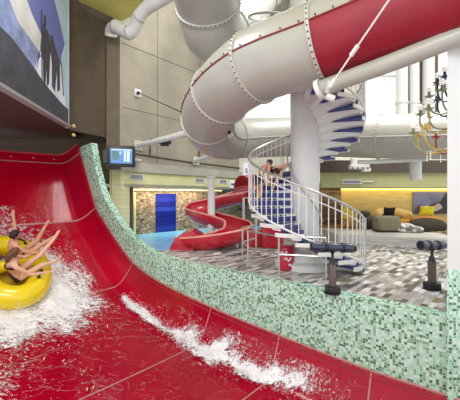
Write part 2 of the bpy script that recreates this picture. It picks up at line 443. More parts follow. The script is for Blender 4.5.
# upper back wall with windows (y = 16)
YB = 16.0
def wz(py): return zat(py, YB)
segs = [(xat(239, YB), xat(243, YB)), (xat(291, YB), xat(361, YB)), (xat(401, YB), xat(437, YB)), (xat(463, YB), 13)]
bm = B()
zb, zt = wz(120), 11.5
box(bm, ((xat(239, YB) + 13) / 2, YB + .1, (1.72 + zb) / 2), (13 - xat(239, YB), .2, zb - 1.72))
for x0, x1 in segs: box(bm, ((x0 + x1) / 2, YB + .1, (zb + zt) / 2), (x1 - x0, .2, zt - zb))
struct('wall_back', bm, mat('cream_upper_wall', (206, 200, 176), .7, var=.05), smooth=False)
def window(n, x0, x1, z0, z1, cols, rows):
    bm = B(); t = .08
    for i in range(cols + 1):
        x = x0 + (x1 - x0) * i / cols; box(bm, (x, YB, (z0 + z1) / 2), (t, .12, z1 - z0))
    for j in range(rows + 1):
        z = z0 + (z1 - z0) * j / rows; box(bm, ((x0 + x1) / 2, YB, z), (x1 - x0, .1, t))
    w = struct('window_%d' % n, bm, M['alu'], smooth=False)
    g = B(); box(g, ((x0 + x1) / 2, YB + .05, (z0 + z1) / 2), (x1 - x0, .012, z1 - z0))
    gm = bpy.data.materials.get('clear_pane')
    if not gm:
        gm = bpy.data.materials.new('clear_pane'); gm.use_nodes = True
        nt = gm.node_tree; nt.nodes.clear(); out = nt.nodes.new('ShaderNodeOutputMaterial')
        mx = nt.nodes.new('ShaderNodeMixShader'); tr = nt.nodes.new('ShaderNodeBsdfTransparent'); gl = nt.nodes.new('ShaderNodeBsdfGlossy')
        gl.inputs['Roughness'].default_value = .02; mx.inputs[0].default_value = .06
        nt.links.new(tr.outputs[0], mx.inputs[1]); nt.links.new(gl.outputs[0], mx.inputs[2]); nt.links.new(mx.outputs[0], out.inputs[0])
    o = obj('window_pane', g, gm, None, smooth=False); o.parent = w; tag(o, kind='structure')
window(1, xat(243, YB), xat(291, YB), zb, zt, 1, 3)
window(2, xat(361, YB), xat(401, YB), zb, zt, 1, 3)
window(3, xat(437, YB), xat(463, YB), zb, zt, 1, 3)
# brown strip behind the three vertical ducts
bm = B(); box(bm, ((xat(401, YB) + xat(437, YB)) / 2, YB - .06, (zb + zt) / 2), (xat(437, YB) - xat(402, YB), .1, zt - zb))
struct('trim_brown_panel', bm, mat('ochre_brown', (112, 92, 64), .8, var=.1), smooth=False)
for i, (a, b, lab) in enumerate([(396, 407.5, 'white vertical duct nearest the large window'), (410, 419, 'middle white vertical duct between two brown gaps'), (423, 434, 'white vertical duct nearest the chandelier and far right window')]):
    t = thing('vertical_duct', lab, 'duct', (xat((a + b) / 2, 15.4), 15.4, zb - .3), group='vertical ducts on the upper back wall')
    r = xat(b, 15.4) - xat(a, 15.4)
    bm = B(); tube(bm, [(0, 0, 0), (0, 0, 7)], r / 2, 20); localpart('duct_body', bm, M['white'], t)
    for z in (.9, 3.6):
        bm = B(); tube(bm, [(0, 0, z), (0, 0, z + .1)], r / 2 + .03, 20); localpart('clamp', bm, M['alu'], t)

# lounge: fascia, ceiling, back wall
bm = B(); box(bm, (7.0, 11.1, 2.0), (7.9, .2, .5)); struct('trim_lounge_fascia', bm, M['khaki'], smooth=False)
bm = B(); box(bm, (7.0, 11.05, 2.45), (7.9, .3, .4)); struct('trim_lounge_brown', bm, M['brown'], smooth=False)
bm = B(); box(bm, (7.0, 13.55, 1.81), (7.9, 4.7, .1)); struct('ceiling_lounge', bm, M['khaki'], smooth=False)
bm = B(); box(bm, (7.8, 13.6, .8), (6.6, .2, 2.2)); struct('wall_lounge_back', bm, M['wood_wall'], smooth=False)
bm = B(); box(bm, (3.75, 13.5, .8), (1.5, .25, 2.2)); struct('wall_lounge_stone', bm, M['ledge_stone'], smooth=False)
bm = B(); box(bm, (7.0, 13.42, 1.735), (7.8, .06, .035))
tag(obj('light_strip', bm, M['warm_strip'], smooth=False), 'long yellow light strip along the top of the lounge back wall', 'light')
bm = B(); box(bm, (7.4, 15.9, 2.8), (9.6, .2, 2.0)); struct('wall_back_lower', bm, mat('white_gallery_wall', (222, 220, 206), .7), smooth=False)

# right foreground column with mosaic foot
bm = B(); prism(bm, [(xat(447.3, 3.98), 3.98, .60), (3.7, 3.98, .60), (3.7, 4.6, .60), (xat(449, 4.5), 4.5, .60)], (0, 0, 4.9))
struct('trim_right_column', bm, M['column'], smooth=False)
bm = B(); prism(bm, [(xat(447, 3.96), 3.96, -1.2), (3.72, 3.96, -1.2), (3.72, 4.62, -1.2), (xat(448.6, 4.52), 4.52, -1.2)], (0, 0, 1.8))
struct('trim_column_foot', bm, M['mosaic'], smooth=False)

# vents and signs on the fascia A
def plateA(px0, px1, z0, z1, off, th=.03):
    a = onA(px0, off); b = onA(px1, off); return wallbox(a[:2], b[:2], z0, z1, th)
for (p0, p1, lab) in [(130, 144, 'vent grille on the yellow fascia nearest the screen'), (195, 205, 'vent grille on the yellow fascia just left of the thin white column'), (219, 228, 'vent grille on the yellow fascia right of the thin white column')]:
    a = onA((p0 + p1) / 2, .0)
    t = thing('vent_grille', lab, 'vent', (a.x, a.y, 2.05), group='vents on the yellow fascia')
    obj('vent_frame', plateA(p0, p1, 2.02, 2.22, .03), M['white'], t, smooth=False)
    bm = B()
    for k in range(4):
        z = 2.055 + k * .038
        wallbox(onA(p0 + 1, .045)[:2], onA(p1 - 1, .045)[:2], z, z + .02, .02, bm)
    obj('vent_slats', bm, M['vent'], t, smooth=False)
t = thing('vent_grille', 'grey vent grille on the khaki fascia above the lounge stone wall', 'vent', (xat(351, 11), 10.98, 1.95))
bm = B(); box(bm, (xat(351.5, 11), 10.985, 1.94), (.66, .03, .15)); obj('vent_frame', bm, M['white'], t, smooth=False)
bm = B(); box(bm, (xat(351.5, 11), 10.96, 1.94), (.58, .03, .08)); obj('vent_slats', bm, M['vent'], t, smooth=False)
bm = B(); box(bm, (xat(368, 11), 10.98, 1.95), (.34, .03, .035)); tag(obj('ceiling_slot', bm, M['white'], smooth=False), 'short white slot plate right of the lounge vent', 'plate')
t = thing('wall_sign', 'tall white sign with blue marks left of the stair top', 'sign', (xat(246.5, 13), 13, 2.1))
bm = B(); box(bm, (xat(246.5, 13), 13, zat(172, 13)), (.25, .04, .72)); obj('sign_board', bm, M['sign_white'], t, smooth=False)
bm = B(); x = xat(246.5, 12.97)
box(bm, (x, 12.97, zat(177.5, 13)), (.16, .02, .11)); box(bm, (x, 12.97, zat(169.5, 13)), (.05, .02, .1)); box(bm, (x + .02, 12.97, zat(172, 13)), (.1, .02, .03))
obj('sign_marks', bm, M['sign_blue'], t, smooth=False)
bm = B(); tube(bm, [(x, 13, zat(163, 13)), (x, 13, 3.3)], .012, 6); obj('sign_hanger', bm, M['steel'], t)
t = thing('notice', 'small pale notice on the yellow fascia beside the red flume', 'sign', tuple(onA(232.5, .02)[:2]) + (1.8,))
obj('notice_board', plateA(230.5, 235, 1.83, 2.2, .03), M['sign_white'], t, smooth=False)
obj('notice_marks', plateA(231.3, 234.2, 1.95, 2.05, .045), M['sign_blue'], t, smooth=False)

# thin white column by the pool
t = thing('support_column', 'thin round white column standing behind the red flume', 'column', (xat(211.3, 10.3), 10.3, 0))
bm = B(); tube(bm, [(0, 0, 0), (0, 0, 2.06)], .115, 20); localpart('shaft', bm, M['white'], t)
bm = B(); tube(bm, [(0, 0, 2.03), (0, 0, 2.08)], .15, 20); localpart('head_plate', bm, M['white'], t)

# ================================================================== MURAL
md = (MU1 - MU0).normalized(); mnrm = Vector((md.y, -md.x, 0))   # towards the room (+x)
def onM(px, py, off=0.0):
    r = (px - CX) / F; p = MU0 + mnrm * off
    s = (r * p.y - p.x) / (md.x - r * md.y); q = p + md * s
    return Vector((q.x, q.y, zat(py, q.y)))
mural = thing('mural', 'large printed mountain photograph mounted high on the left wall', 'mural', (MU1.x, MU1.y, 3.4))
bm = B(); a = MU0 + mnrm * .08; wa = wallbox((MU0 + mnrm * .08)[:2], (MUE + mnrm * .08)[:2], 3.42, 8.5, .08)
obj('picture_panel', wa, mat('mural_sky', (96, 102, 160), .5, var=.12, vscale=.6), mural, smooth=False)
bm = wallbox((MU0 + mnrm * .16)[:2], (MUE + mnrm * .16)[:2], 3.36, 3.42, .16)
obj('frame_rail', bm, mat('grey_frame', (150, 148, 150), .4), mural, smooth=False)
bm = wallbox((MUE + mnrm * .10)[:2], (MUE + mnrm * .10 + md * .04)[:2], 3.34, 8.5, .10)
obj('frame_side', bm, mat('pale_frame', (168, 176, 182), .4), mural, smooth=False)
def mpoly(name, pts, col, off, var=.15, vs=1.5):
    # thin printed layers of the picture
    bm = B(); bot = 3.44
    P = [onM(x, y, off) for x, y in pts]
    for p in P:
        p.z = max(p.z, bot)
        ov = (p - MUE).dot(md)
        if ov > -.005: p -= md * (ov + .005)
    prism(bm, P, -mnrm * .004)
    obj(name, bm, mat('print_' + name, col, .5, var=var, vscale=vs), mural, smooth=False)
mpoly('blue_ridge', [(-30, -60), (8, -8), (20, 20), (37, 46), (40, 74), (22, 52), (0, 27), (-30, 0)], (122, 134, 172), .083, .4, 3.5)
mpoly('snow_band', [(6, -10), (24, -8), (32, 14), (42, 36), (41, 56), (36, 47), (18, 22)], (190, 188, 184), .086, .15, 2)
mpoly('ice_wall', [(52, -10), (70, -10), (70, 122), (66, 112), (60, 80), (62, 55), (65, 44), (60, 22)], (168, 192, 202), .086, .12)
mpoly('snow_slope', [(35, 68), (38, 60), (46, 52), (58, 56), (62, 70), (66, 108), (52, 92), (42, 80)], (214, 216, 226), .088, .1)
mpoly('dark_slope', [(-30, 0), (0, 26), (12, 38), (24, 54), (38, 74), (50, 90), (60, 102), (69, 110), (69, 138), (-30, 92)], (62, 61, 72), .09, .35, 2.5)
mpoly('climber_print', [(41.5, 36), (43, 24), (45, 23), (46, 28), (49, 34), (50.5, 50), (50, 62), (49, 84), (47, 86), (46.5, 66), (45.5, 88), (43.5, 84), (43, 60), (40.5, 48)], (48, 44, 54), .093, .5, 9)
mpoly('climber_print', [(50, 44), (51, 36), (53, 35), (54, 43), (57, 52), (60, 62), (60, 90), (57.5, 92), (57, 70), (55, 92), (52, 86), (52, 64)], (58, 54, 66), .093, .5, 9)
for pts in ([(41.3, 10), (42.2, 10), (42.6, 82), (41.8, 82)], [(44, 15), (46, 16), (46.5, 26), (44.5, 26)], [(40, 50), (40.6, 50), (37, 68), (36.4, 68)], [(61, 62), (61.7, 62), (64, 96), (63.2, 96)]):
    mpoly('pole_print', pts, (46, 44, 54), .096, .1)
# small wall lamp beside the mural end
t = thing('wall_bracket', 'two small pale fittings on dark wall at the lower corner of the mural', 'fitting', at(73, 132, 9.6))
for y in (126, 135):
    bm = B(); p = at(73.5, y, 9.62); ball(bm, p, (.05, .05, .055)); box(bm, p + Vector((.0, .06, 0)), (.03, .12, .03)); obj('fitting', bm, M['cream'], t)

# ================================================================== RED SLIDE
slide = thing('water_slide', 'wide glossy red half-pipe raft slide curving up to the left', 'slide', W(2.2, 0, -1.75))
SLTH = .03
stations = [-2.5, 1.60, 3.12, 4.76, 7.66, 9.72, 10.80, 11.0]
us = [0, .02, .045, .075, .11, .15, .2, .26, .33, .4, .5, .65, .85, 1.2, 1.6, 2.2, 2.8, 3.2, 3.55, 3.75, 3.9, 4.0, 4.1, 4.2, 4.25, 4.3, 4.34, 4.38, 4.4]
for a, b in zip(stations, stations[1:]):
    bm = B(); n = max(3, int((b - a) / .12)); rows = []
    for i in range(n + 1):
        v = a + (b - a) * i / n
        sl = slope(v)
        rows.append([bm.verts.new(S(u, v)) for u in us])
    for r0, r1 in zip(rows, rows[1:]):
        for k in range(len(r0) - 1): bm.faces.new((r0[k], r1[k], r1[k + 1], r0[k + 1]))
    bmesh.ops.solidify(bm, geom=bm.faces[:], thickness=SLTH)
    obj('slide_panel', bm, M['slide'], slide, angle=50)
def strip(name, ptsf, w, m, parent, lift=.006):
    bm = B(); n = len(ptsf)
    V = [(bm.verts.new(a), bm.verts.new(b)) for a, b in ptsf]
    for (a, b), (c, d) in zip(V, V[1:]): bm.faces.new((a, b, d, c))
    bmesh.ops.solidify(bm, geom=bm.faces[:], thickness=.004)
    return obj(name, bm, m, parent)
for v in stations[1:-1]:
    strip('joint', [(S(u, v - .011, .006), S(u, v + .011, .006)) for u in us], .02, M['seam_pale'], slide)
vs = [-2.4 + 13.3 * k / 110 for k in range(111)]
strip('rim_line', [(S(.012, v, .005), S(.020, v, .008)) for v in vs], .02, mat('rim_line', (188, 60, 74), .4), slide)
bm = B()
pp = [W(-.03, v, rimz(v) + .012) for v in vs]; tube(bm, pp, .014, 8); obj('rim_lip', bm, mat('rim_lip_red', (206, 110, 112), .35), slide)
bm = B(); tube(bm, [S(u, 10.98, .01) for u in us], .03, 8); obj('crest_lip', bm, mat('crest_red', (196, 60, 74), .35), slide)
bm = B()
for u in (.55, 1.15, 1.75, 2.4, 3.0):
    ball(bm, S(u, 10.88, .02), (.035, .035, .02), sub=1)
obj('crest_bolts', bm, M['seam_pale'], slide)

# ------------------------------------------------------------------ water foam
def find(px, py):
    best = None
    for i in range(60):
        for j in range(80):
            u = 1.2 + i * .05; v = 6.5 + j * .05; p = S(u, v, .2)
            e = abs(CX + F * p.x / p.y - px) + abs(HY - F * (p.z - H) / p.y - py)
            if best is None or e < best[0]: best = (e, u, v)
    return best[1:]
RU, RV = find(11, 273)
def foam_mat(name, scale, thr):
    m = bpy.data.materials.new(name); m.use_nodes = True
    nt = m.node_tree; N = nt.nodes.new; L = nt.links.new; b = nt.nodes['Principled BSDF']
    b.inputs['Base Color'].default_value = (.88, .86, .88, 1); b.inputs['Roughness'].default_value = .5
    g = N('ShaderNodeNewGeometry'); at_ = N('ShaderNodeAttribute'); at_.attribute_name = 'dens'
    mp = N('ShaderNodeMapping'); mp.inputs['Rotation'].default_value = (0, 0, .73); mp.inputs['Scale'].default_value = (1.0, 1.7, 1.2)
    L(g.outputs['Position'], mp.inputs['Vector'])
    n = N('ShaderNodeTexNoise'); n.inputs['Scale'].default_value = scale; n.inputs['Detail'].default_value = 8; n.inputs['Roughness'].default_value = .68
    n.inputs['Distortion'].default_value = 1.2
    L(mp.outputs[0], n.inputs['Vector'])
    s = N('ShaderNodeMath'); s.operation = 'ADD'; L(n.outputs['Fac'], s.inputs[0]); L(at_.outputs['Fac'], s.inputs[1])
    mr = N('ShaderNodeMapRange'); mr.inputs['From Min'].default_value = thr; mr.inputs['From Max'].default_value = thr + .16
    L(s.outputs[0], mr.inputs['Value'])
    n2 = N('ShaderNodeTexNoise'); n2.inputs['Scale'].default_value = 2.2; n2.inputs['Detail'].default_value = 5; n2.inputs['Distortion'].default_value = .8
    L(mp.outputs[0], n2.inputs['Vector'])
    sb = N('ShaderNodeMath'); sb.operation = 'SUBTRACT'; sb.inputs[1].default_value = .5; L(n2.outputs['Fac'], sb.inputs[0])
    ab = N('ShaderNodeMath'); ab.operation = 'ABSOLUTE'; L(sb.outputs[0], ab.inputs[0])
    m2 = N('ShaderNodeMapRange'); m2.inputs['From Min'].default_value = .0; m2.inputs['From Max'].default_value = .014
    m2.inputs['To Min'].default_value = .17; m2.inputs['To Max'].default_value = 0; L(ab.outputs[0], m2.inputs['Value'])
    ml = N('ShaderNodeMath'); ml.operation = 'MULTIPLY'; L(m2.outputs[0], ml.inputs[0])
    m3 = N('ShaderNodeMapRange'); m3.inputs['From Min'].default_value = .04; m3.inputs['From Max'].default_value = .3; L(at_.outputs['Fac'], m3.inputs['Value']); L(m3.outputs[0], ml.inputs[1])
    mxx = N('ShaderNodeMath'); mxx.operation = 'MAXIMUM'; L(mr.outputs[0], mxx.inputs[0]); L(ml.outputs[0], mxx.inputs[1]); L(mxx.outputs[0], b.inputs['Alpha'])
    return m
M['foam'] = foam_mat('splash_foam', 9, 1.0)
M['droplet'] = mat('white_water', (255, 252, 254), .6, trans=.5)
M['droplet'].node_tree.nodes['Principled BSDF'].inputs['IOR'].default_value = 1.12
def foam_patch(name, ur, vr, nu, nv, dens, hgt, label, thick=True):
    bm = B(); dl = bm.verts.layers.float.new('dens'); G = []
    for i in range(nu + 1):
        row = []
        for j in range(nv + 1):
            u = ur[0] + (ur[1] - ur[0]) * i / nu; v = vr[0] + (vr[1] - vr[0]) * j / nv
            d = dens(u, v)
            nz = noise.fractal(Vector((u * 5, v * 3.2, 1.7)), 1.0, 2.0, 5)
            h = .012 + hgt * max(0, d) * (.6 + .7 * nz)
            p = bm.verts.new(S(u, v, max(h, .008))); p[dl] = d; row.append(p)
        G.append(row)
    for a, b in zip(G, G[1:]):
        for k in range(nv): bm.faces.new((a[k], a[k + 1], b[k + 1], b[k]))
    return obj(name, bm, M['foam'], None, angle=180)
def raft_dens(u, v):
    du = (u - RU + .15) / 1.35; dv = (v - RV + .35) / 1.45
    r = math.sqrt(du * du + dv * dv)
    d = .70 - .38 * max(0, r - .55)
    # wake running down the slope below the raft
    if v < 7.6: d = max(d, .53 - .045 * (7.6 - v) - .5 * max(0, RU - .3 - u + .02 * (7 - v)))
    d += .16 * noise.fractal(Vector((u * 1.6, v * 1.1, .3)), 1, 2, 3)
    d = max(d, .22 - .12 * abs(v - 5.5) / 2.5 if v < 8 else 0)
    return max(0, min(.8, d))
def streak_dens(u, v):
    c = (.42 if v > 4.4 else .42 - .24 * min(1, (4.4 - v) / 1.8)) + .03 * math.sin(v * 2.3)
    w = .13 + .17 * max(0, min(1, (7.3 - v) / 2.0))
    r = abs(u - c) / w
    e = min(1, max(0, (7.45 - v) / .25))
    return max(0, min(.8, (.76 - .42 * r + .28 * noise.fractal(Vector((u * 3, v * 2, 4.3)), 1, 2, 3)) * e * min(1, max(0, (v - 1.0) / 2.2))))
fo = foam_patch('splash', (.7, 4.2), (2.6, 10.0), 110, 190, raft_dens, .10, '')
tag(fo, 'white splash of water around and below the yellow raft', 'water', kind='stuff')
fs = foam_patch('water_streak', (.06, 1.1), (1.0, 8.2), 40, 240, streak_dens, .10, '')
tag(fs, 'white frothy jet of water running along the foot of the mosaic wall', 'water', kind='stuff')
def drops(name, n, pick, label):
    bm = B()
    for _ in range(n):
        p, s = pick()
        ax = Vector((random.uniform(-1, 1), random.uniform(-1, 1), random.uniform(-.5, 1))).normalized()
        R = Vector((0, 0, 1)).rotation_difference(ax).to_matrix()
        ball(bm, p, (s * .5, s * .5, s * random.uniform(.7, 2.2)), R, 1)
    tag(obj(name, bm, M['droplet'], None, angle=180), label, 'water', kind='stuff')
def pick_raft():
    while True:
        u = random.uniform(.9, 4.1); v = random.uniform(4.8, 9.8)
        if random.random() < (raft_dens(u, v) / .75) ** 6:
            h = abs(random.gauss(0, .13)) * (1 if v > 6.8 else .4)
            return S(u, v, .03 + h), random.choice((.006, .008, .01, .013, .017))
def pick_streak():
    while True:
        u = random.uniform(.08, .9); v = random.uniform(1.2, 8.1)
        if random.random() < (streak_dens(u, v) / .75) ** 3:
            return S(u, v, .03 + abs(random.gauss(0, .07))), random.choice((.005, .007, .009, .012))
drops('spray_droplets', 3600, pick_raft, 'white spray droplets flying around the yellow raft')
drops('spray_droplets', 2600, pick_streak, 'white spray droplets above the water jet by the mosaic wall')

# ================================================================== RAFT AND RIDERS
sa = slope(RV)
upv = (TX * -math.sin(sa), TY * -math.sin(sa), math.cos(sa))
ez = Vector(upv).normalized(); ey = Vector((TX * math.cos(sa), TY * math.cos(sa), math.sin(sa))).normalized(); ex = ey.cross(ez)
RF = Matrix((ex, ey, ez)).transposed()     # local x: to the right across, y: uphill, z: off the surface
RO = S(RU, RV, .03)
def RL(x, y, z): return RO + RF @ Vector((x, y, z))
raft = thing('inflatable_raft', 'round yellow inflatable raft on the red slide with two riders', 'raft', RO)
raft.rotation_euler = RF.to_euler()
def torus(bm, c, rx, ry, r, n=48, k=16):
    pts = [Vector((c[0] + rx * math.cos(2 * PI * i / n), c[1] + ry * math.sin(2 * PI * i / n), c[2])) for i in range(n)]
    rings = []
    for i, p in enumerate(pts):
        t = (pts[(i + 1) % n] - pts[i - 1]).normalized(); x = t.cross(Vector((0, 0, 1))).normalized()
        rings.append([bm.verts.new(p + (x * math.cos(2 * PI * j / k) + Vector((0, 0, 1)) * math.sin(2 * PI * j / k)) * r) for j in range(k)])
    for i in range(n):
        a, b = rings[i], rings[(i + 1) % n]
        for j in range(k): bm.faces.new((a[j], a[(j + 1) % k], b[(j + 1) % k], b[j]))
bm = B(); torus(bm, (0, 0, .26), .56, .84, .25); localpart('raft_ring', bm, M['raft'], raft)
bm = B(); lathe(bm, [(.001, .06), (.40, .05), (.52, .09)], n=32); localpart('raft_floor', bm, mat('raft_floor_yellow', (206, 170, 20), .4), raft, angle=80)
bm = B(); tube(bm, [(-.42, .02, .34), (0, .05, .36), (.42, .02, .34)], .13, 14); localpart('thwart', bm, M['raft'], raft)
HPOS = []
for (ang, lab) in ((-38, 1), (14, 1), (52, 1)):
    a = math.radians(ang); c = Vector((.56 * math.cos(a), .84 * math.sin(a), .26))
    t = Vector((-.56 * math.sin(a), .84 * math.cos(a), 0)).normalized(); o_ = Vector((math.cos(a), math.sin(a), 0))
    top_ = c + (Vector((0, 0, .27)) - o_ * .02)
    bm = B(); tube(bm, [top_ - t * .11 + Vector((0, 0, -.03)), top_ - t * .07 + Vector((0, 0, .035)), top_ + t * .07 + Vector((0, 0, .035)), top_ + t * .11 + Vector((0, 0, -.03))], .022, 8)
    box(bm, top_ - t * .11 + Vector((0, 0, -.03)), (.07, .07, .03)); box(bm, top_ + t * .11 + Vector((0, 0, -.03)), (.07, .07, .03))
    localpart('grab_handle', bm, M['black'], raft)
    HPOS.append(top_ + Vector((0, 0, .04)))
# warning patch on the ring
bm = B(); box(bm, (.55, -.52, .33), (.1, .1, .02)); bm.free()

def skinned(name, V, E, rads, m, parent=None, sub=2, root=0):
    me = bpy.data.meshes.new(name); me.from_pydata([tuple(v) for v in V], E, []); me.update()
    o = bpy.data.objects.new(name + '_src', me); COL.objects.link(o)
    sk = o.modifiers.new('s', 'SKIN'); sk.use_smooth_shade = True
    sv = me.skin_vertices[0].data if me.skin_vertices else None
    if sv is None:
        bmx = bmesh.new(); bmx.from_mesh(me); bmx.verts.layers.skin.verify(); bmx.to_mesh(me); bmx.free(); sv = me.skin_vertices[0].data
    for i, r in enumerate(rads):
        rr = r if isinstance(r, (tuple, list)) else (r, r)
        sv[i].radius = rr; sv[i].use_root = (i == root)
    ss = o.modifiers.new('b', 'SUBSURF'); ss.levels = sub; ss.render_levels = sub
    dg = bpy.context.evaluated_depsgraph_get(); dg.update()
    nm = bpy.data.meshes.new_from_object(o.evaluated_get(dg))
    bpy.data.objects.remove(o)
    nm.name = name; nm.materials.clear(); nm.materials.append(m)
    nm.polygons.foreach_set('use_smooth', [True] * len(nm.polygons))
    r = bpy.data.objects.new(name, nm); COL.objects.link(r)
    if parent: r.parent = parent
    return r

def hand_chain(V, E, R, wrist_i, d, side, s=1.0, curl=.35):
    """palm, four unequal bent fingers and a thumb"""
    d = d.normalized(); side = (side - d * side.dot(d)).normalized(); nrm = d.cross(side)
    w = V[wrist_i]
    V.append(w + d * .045 * s); R.append((.034 * s, .018 * s)); E.append((wrist_i, len(V) - 1)); palm = len(V) - 1
    for k, (off, ln) in enumerate(((-.03, .06), (-.01, .075), (.01, .07), (.03, .055))):
        b = V[palm] + d * .035 * s + side * off * s
        V.append(b); R.append(.010 * s); E.append((palm, len(V) - 1))
        m1 = b + (d * .9 + nrm * curl * .5).normalized() * ln * .55 * s
        V.append(m1); R.append(.009 * s); E.append((len(V) - 2, len(V) - 1))
        m2 = m1 + (d * .7 + nrm * curl * 1.6).normalized() * ln * .5 * s
        V.append(m2); R.append(.008 * s); E.append((len(V) - 2, len(V) - 1))
    t0 = w + d * .02 * s - side * .028 * s
    V.append(t0); R.append(.012 * s); E.append((wrist_i, len(V) - 1))
    V.append(t0 + (d * .5 - side * .8).normalized() * .035 * s); R.append(.011 * s); E.append((len(V) - 2, len(V) - 1))
    V.append(V[-1] + (d * .9 - side * .3 + nrm * .3).normalized() * .03 * s); R.append(.009 * s); E.append((len(V) - 2, len(V) - 1))

def person(label, J, s, skin, parent_loc, hair, longhair=False, facing=None, clothes=(), hands=True):
    """J: joints in world space: pelvis, chest, neck, head, sh/el/wr and hip/kn/an/toe for l and r"""
    root = thing('person', label, 'person', parent_loc)
    V = []; E = []; R = []; ix = {}
    def add(k, p, r, par=None):
        V.append(Vector(p)); R.append(r); ix[k] = len(V) - 1
        if par is not None: E.append((ix[par], ix[k]))
    add('pelvis', J['pelvis'], (.135 * s, .105 * s))
    add('waist', J['pelvis'].lerp(J['chest'], .5), (.115 * s, .09 * s), 'pelvis')
    add('chest', J['chest'], (.145 * s, .105 * s), 'waist')
    add('collar', J['chest'].lerp(J['neck'], .75), (.10 * s, .075 * s), 'chest')
    add('neck', J['neck'], .048 * s, 'collar')
    add('skull0', J['neck'].lerp(J['head'], .55), .06 * s, 'neck')
    for q in 'lr':
        add('sh' + q, J['sh' + q], .055 * s, 'collar')
        add('el' + q, J['el' + q], .04 * s, 'sh' + q)
        add('wr' + q, J['wr' + q], .027 * s, 'el' + q)
        add('hp' + q, J['hp' + q], .088 * s, 'pelvis')
        add('kn' + q, J['kn' + q], .056 * s, 'hp' + q)
        mid = J['kn' + q].lerp(J['an' + q], .3)
        add('cf' + q, mid, .052 * s, 'kn' + q)
        add('an' + q, J['an' + q], .034 * s, 'cf' + q)
        fd = (J['to' + q] - J['an' + q]).normalized()
        add('ft' + q, J['an' + q] + fd * .11 * s, (.04 * s, .026 * s), 'an' + q)
        add('tt' + q, J['an' + q] + fd * .19 * s, (.034 * s, .016 * s), 'ft' + q)
    if hands:
        for q in 'lr':
            hd = J.get('hd' + q) or (J['wr' + q] - J['el' + q])
            side = hd.cross(Vector((0, 0, 1)));
            if side.length < .1: side = Vector((1, 0, 0))
            hand_chain(V, E, R, ix['wr' + q], hd, side * (1 if q == 'l' else -1), s)
    body = skinned('body', V, E, R, skin)
    # head shape welded on as part of the body mesh
    bmh = bmesh.new(); bmh.from_mesh(body.data)
    upd = (J['head'] - J['neck']).normalized()
    f = facing.normalized(); f = (f - upd * f.dot(upd)).normalized(); sd = f.cross(upd)
    HR = Matrix((sd, f, upd)).transposed()
    hc = J['head'] + upd * .035 * s
    ball(bmh, hc, (.077 * s, .093 * s, .112 * s), HR, 3)
    ball(bmh, hc + f * .035 * s - upd * .062 * s, (.048 * s, .05 * s, .05 * s), HR, 2)       # jaw
    ball(bmh, hc + f * .096 * s - upd * .022 * s, (.013 * s, .02 * s, .024 * s), HR, 2)      # nose
    for q in (-1, 1): ball(bmh, hc + sd * q * .078 * s - upd * .015 * s, (.01 * s, .02 * s, .03 * s), HR, 2)  # ears
    ball(bmh, hc + f * .083 * s - upd * .06 * s, (.024 * s, .008 * s, .007 * s), HR, 2)
    bmh.to_mesh(body.data); bmh.free()
    body.data.polygons.foreach_set('use_smooth', [True] * len(body.data.polygons))
    inv = Matrix.Translation(-Vector(parent_loc))
    body.data.transform(inv); body.parent = root
    bm = B()
    for q in (-1, 1): ball(bm, hc + sd * q * .03 * s + f * .082 * s + upd * .004 * s, (.013 * s, .009 * s, .009 * s), HR, 2)
    obj('eyes', bm, M['hair_dark'], root)
    bm = B()
    r_ = bmesh.ops.create_icosphere(bm, subdivisions=4, radius=1)
    for v in bm.verts:
        n_ = noise.noise(v.co * 5) * .05 + noise.noise(v.co * 14) * .03
        v.co *= 1.0 + n_
    bmesh.ops.delete(bm, geom=[v for v in bm.verts if (v.co.y > .35 and v.co.z < .45) or v.co.z < -.55], context='VERTS')
    bm.transform(Matrix.Translation(hc - f * .008 * s) @ HR.to_4x4() @ Matrix.Diagonal((.088 * s, .106 * s, .124 * s, 1)))
    if longhair:
        p0 = hc - f * .06 * s + upd * .02 * s
        tube(bm, [p0, p0 - f * .05 * s - upd * .07 * s, p0 - f * .05 * s - upd * .16 * s, p0 - f * .035 * s - upd * .25 * s], [.06 * s, .07 * s, .05 * s, .02 * s], 10)
    obj('hair', bm, hair, root, angle=180)
    for (nm, pts, rad, mm) in clothes:
        bm = B(); tube(bm, pts, rad, 16); obj(nm, bm, mm, root, angle=80)
    return root

def rp(x, y, z): return RL(x + .10, y, z)
# far rider: sits at the upper side, reclining, legs over the right edge, arms raised
rq = rp
def rp(x, y, z): return RL(x + .34, y, z)
J = dict(pelvis=rp(-.10, .30, .36), chest=rp(-.30, .27, .70), neck=rp(-.33, .27, .90), head=rp(-.31, .28, 1.00),
         shl=rp(-.26, .43, .82), ell=rp(-.22, .62, .98), wrl=rp(-.26, .72, 1.22),
         shr=rp(-.28, .09, .82), elr=rp(-.05, .02, .70), wrr=rp(.20, .02, .62),
         hpl=rp(-.05, .40, .38), knl=rp(.26, .46, .66), anl=rp(.40, .56, 1.00), tol=rp(.46, .56, 1.2),
         hpr=rp(-.05, .20, .38), knr=rp(.26, .26, .66), anr=rp(.58, .30, .88), tor=rp(.66, .30, 1.1))
fwd = RF @ Vector((1, .1, .15))
pel = J['pelvis']; lp = J['knl']
person('dark-haired rider in navy swim shorts in the far half of the yellow raft', J, 1.02, M['skin'], J['pelvis'], M['hair_dark'], facing=fwd,
       clothes=[('swim_shorts', [J['chest'].lerp(J['pelvis'], .75), J['pelvis'], J['pelvis'].lerp((J['knl'] + J['knr']) / 2, .3)], [.135, .165, .15], M['shorts'])])
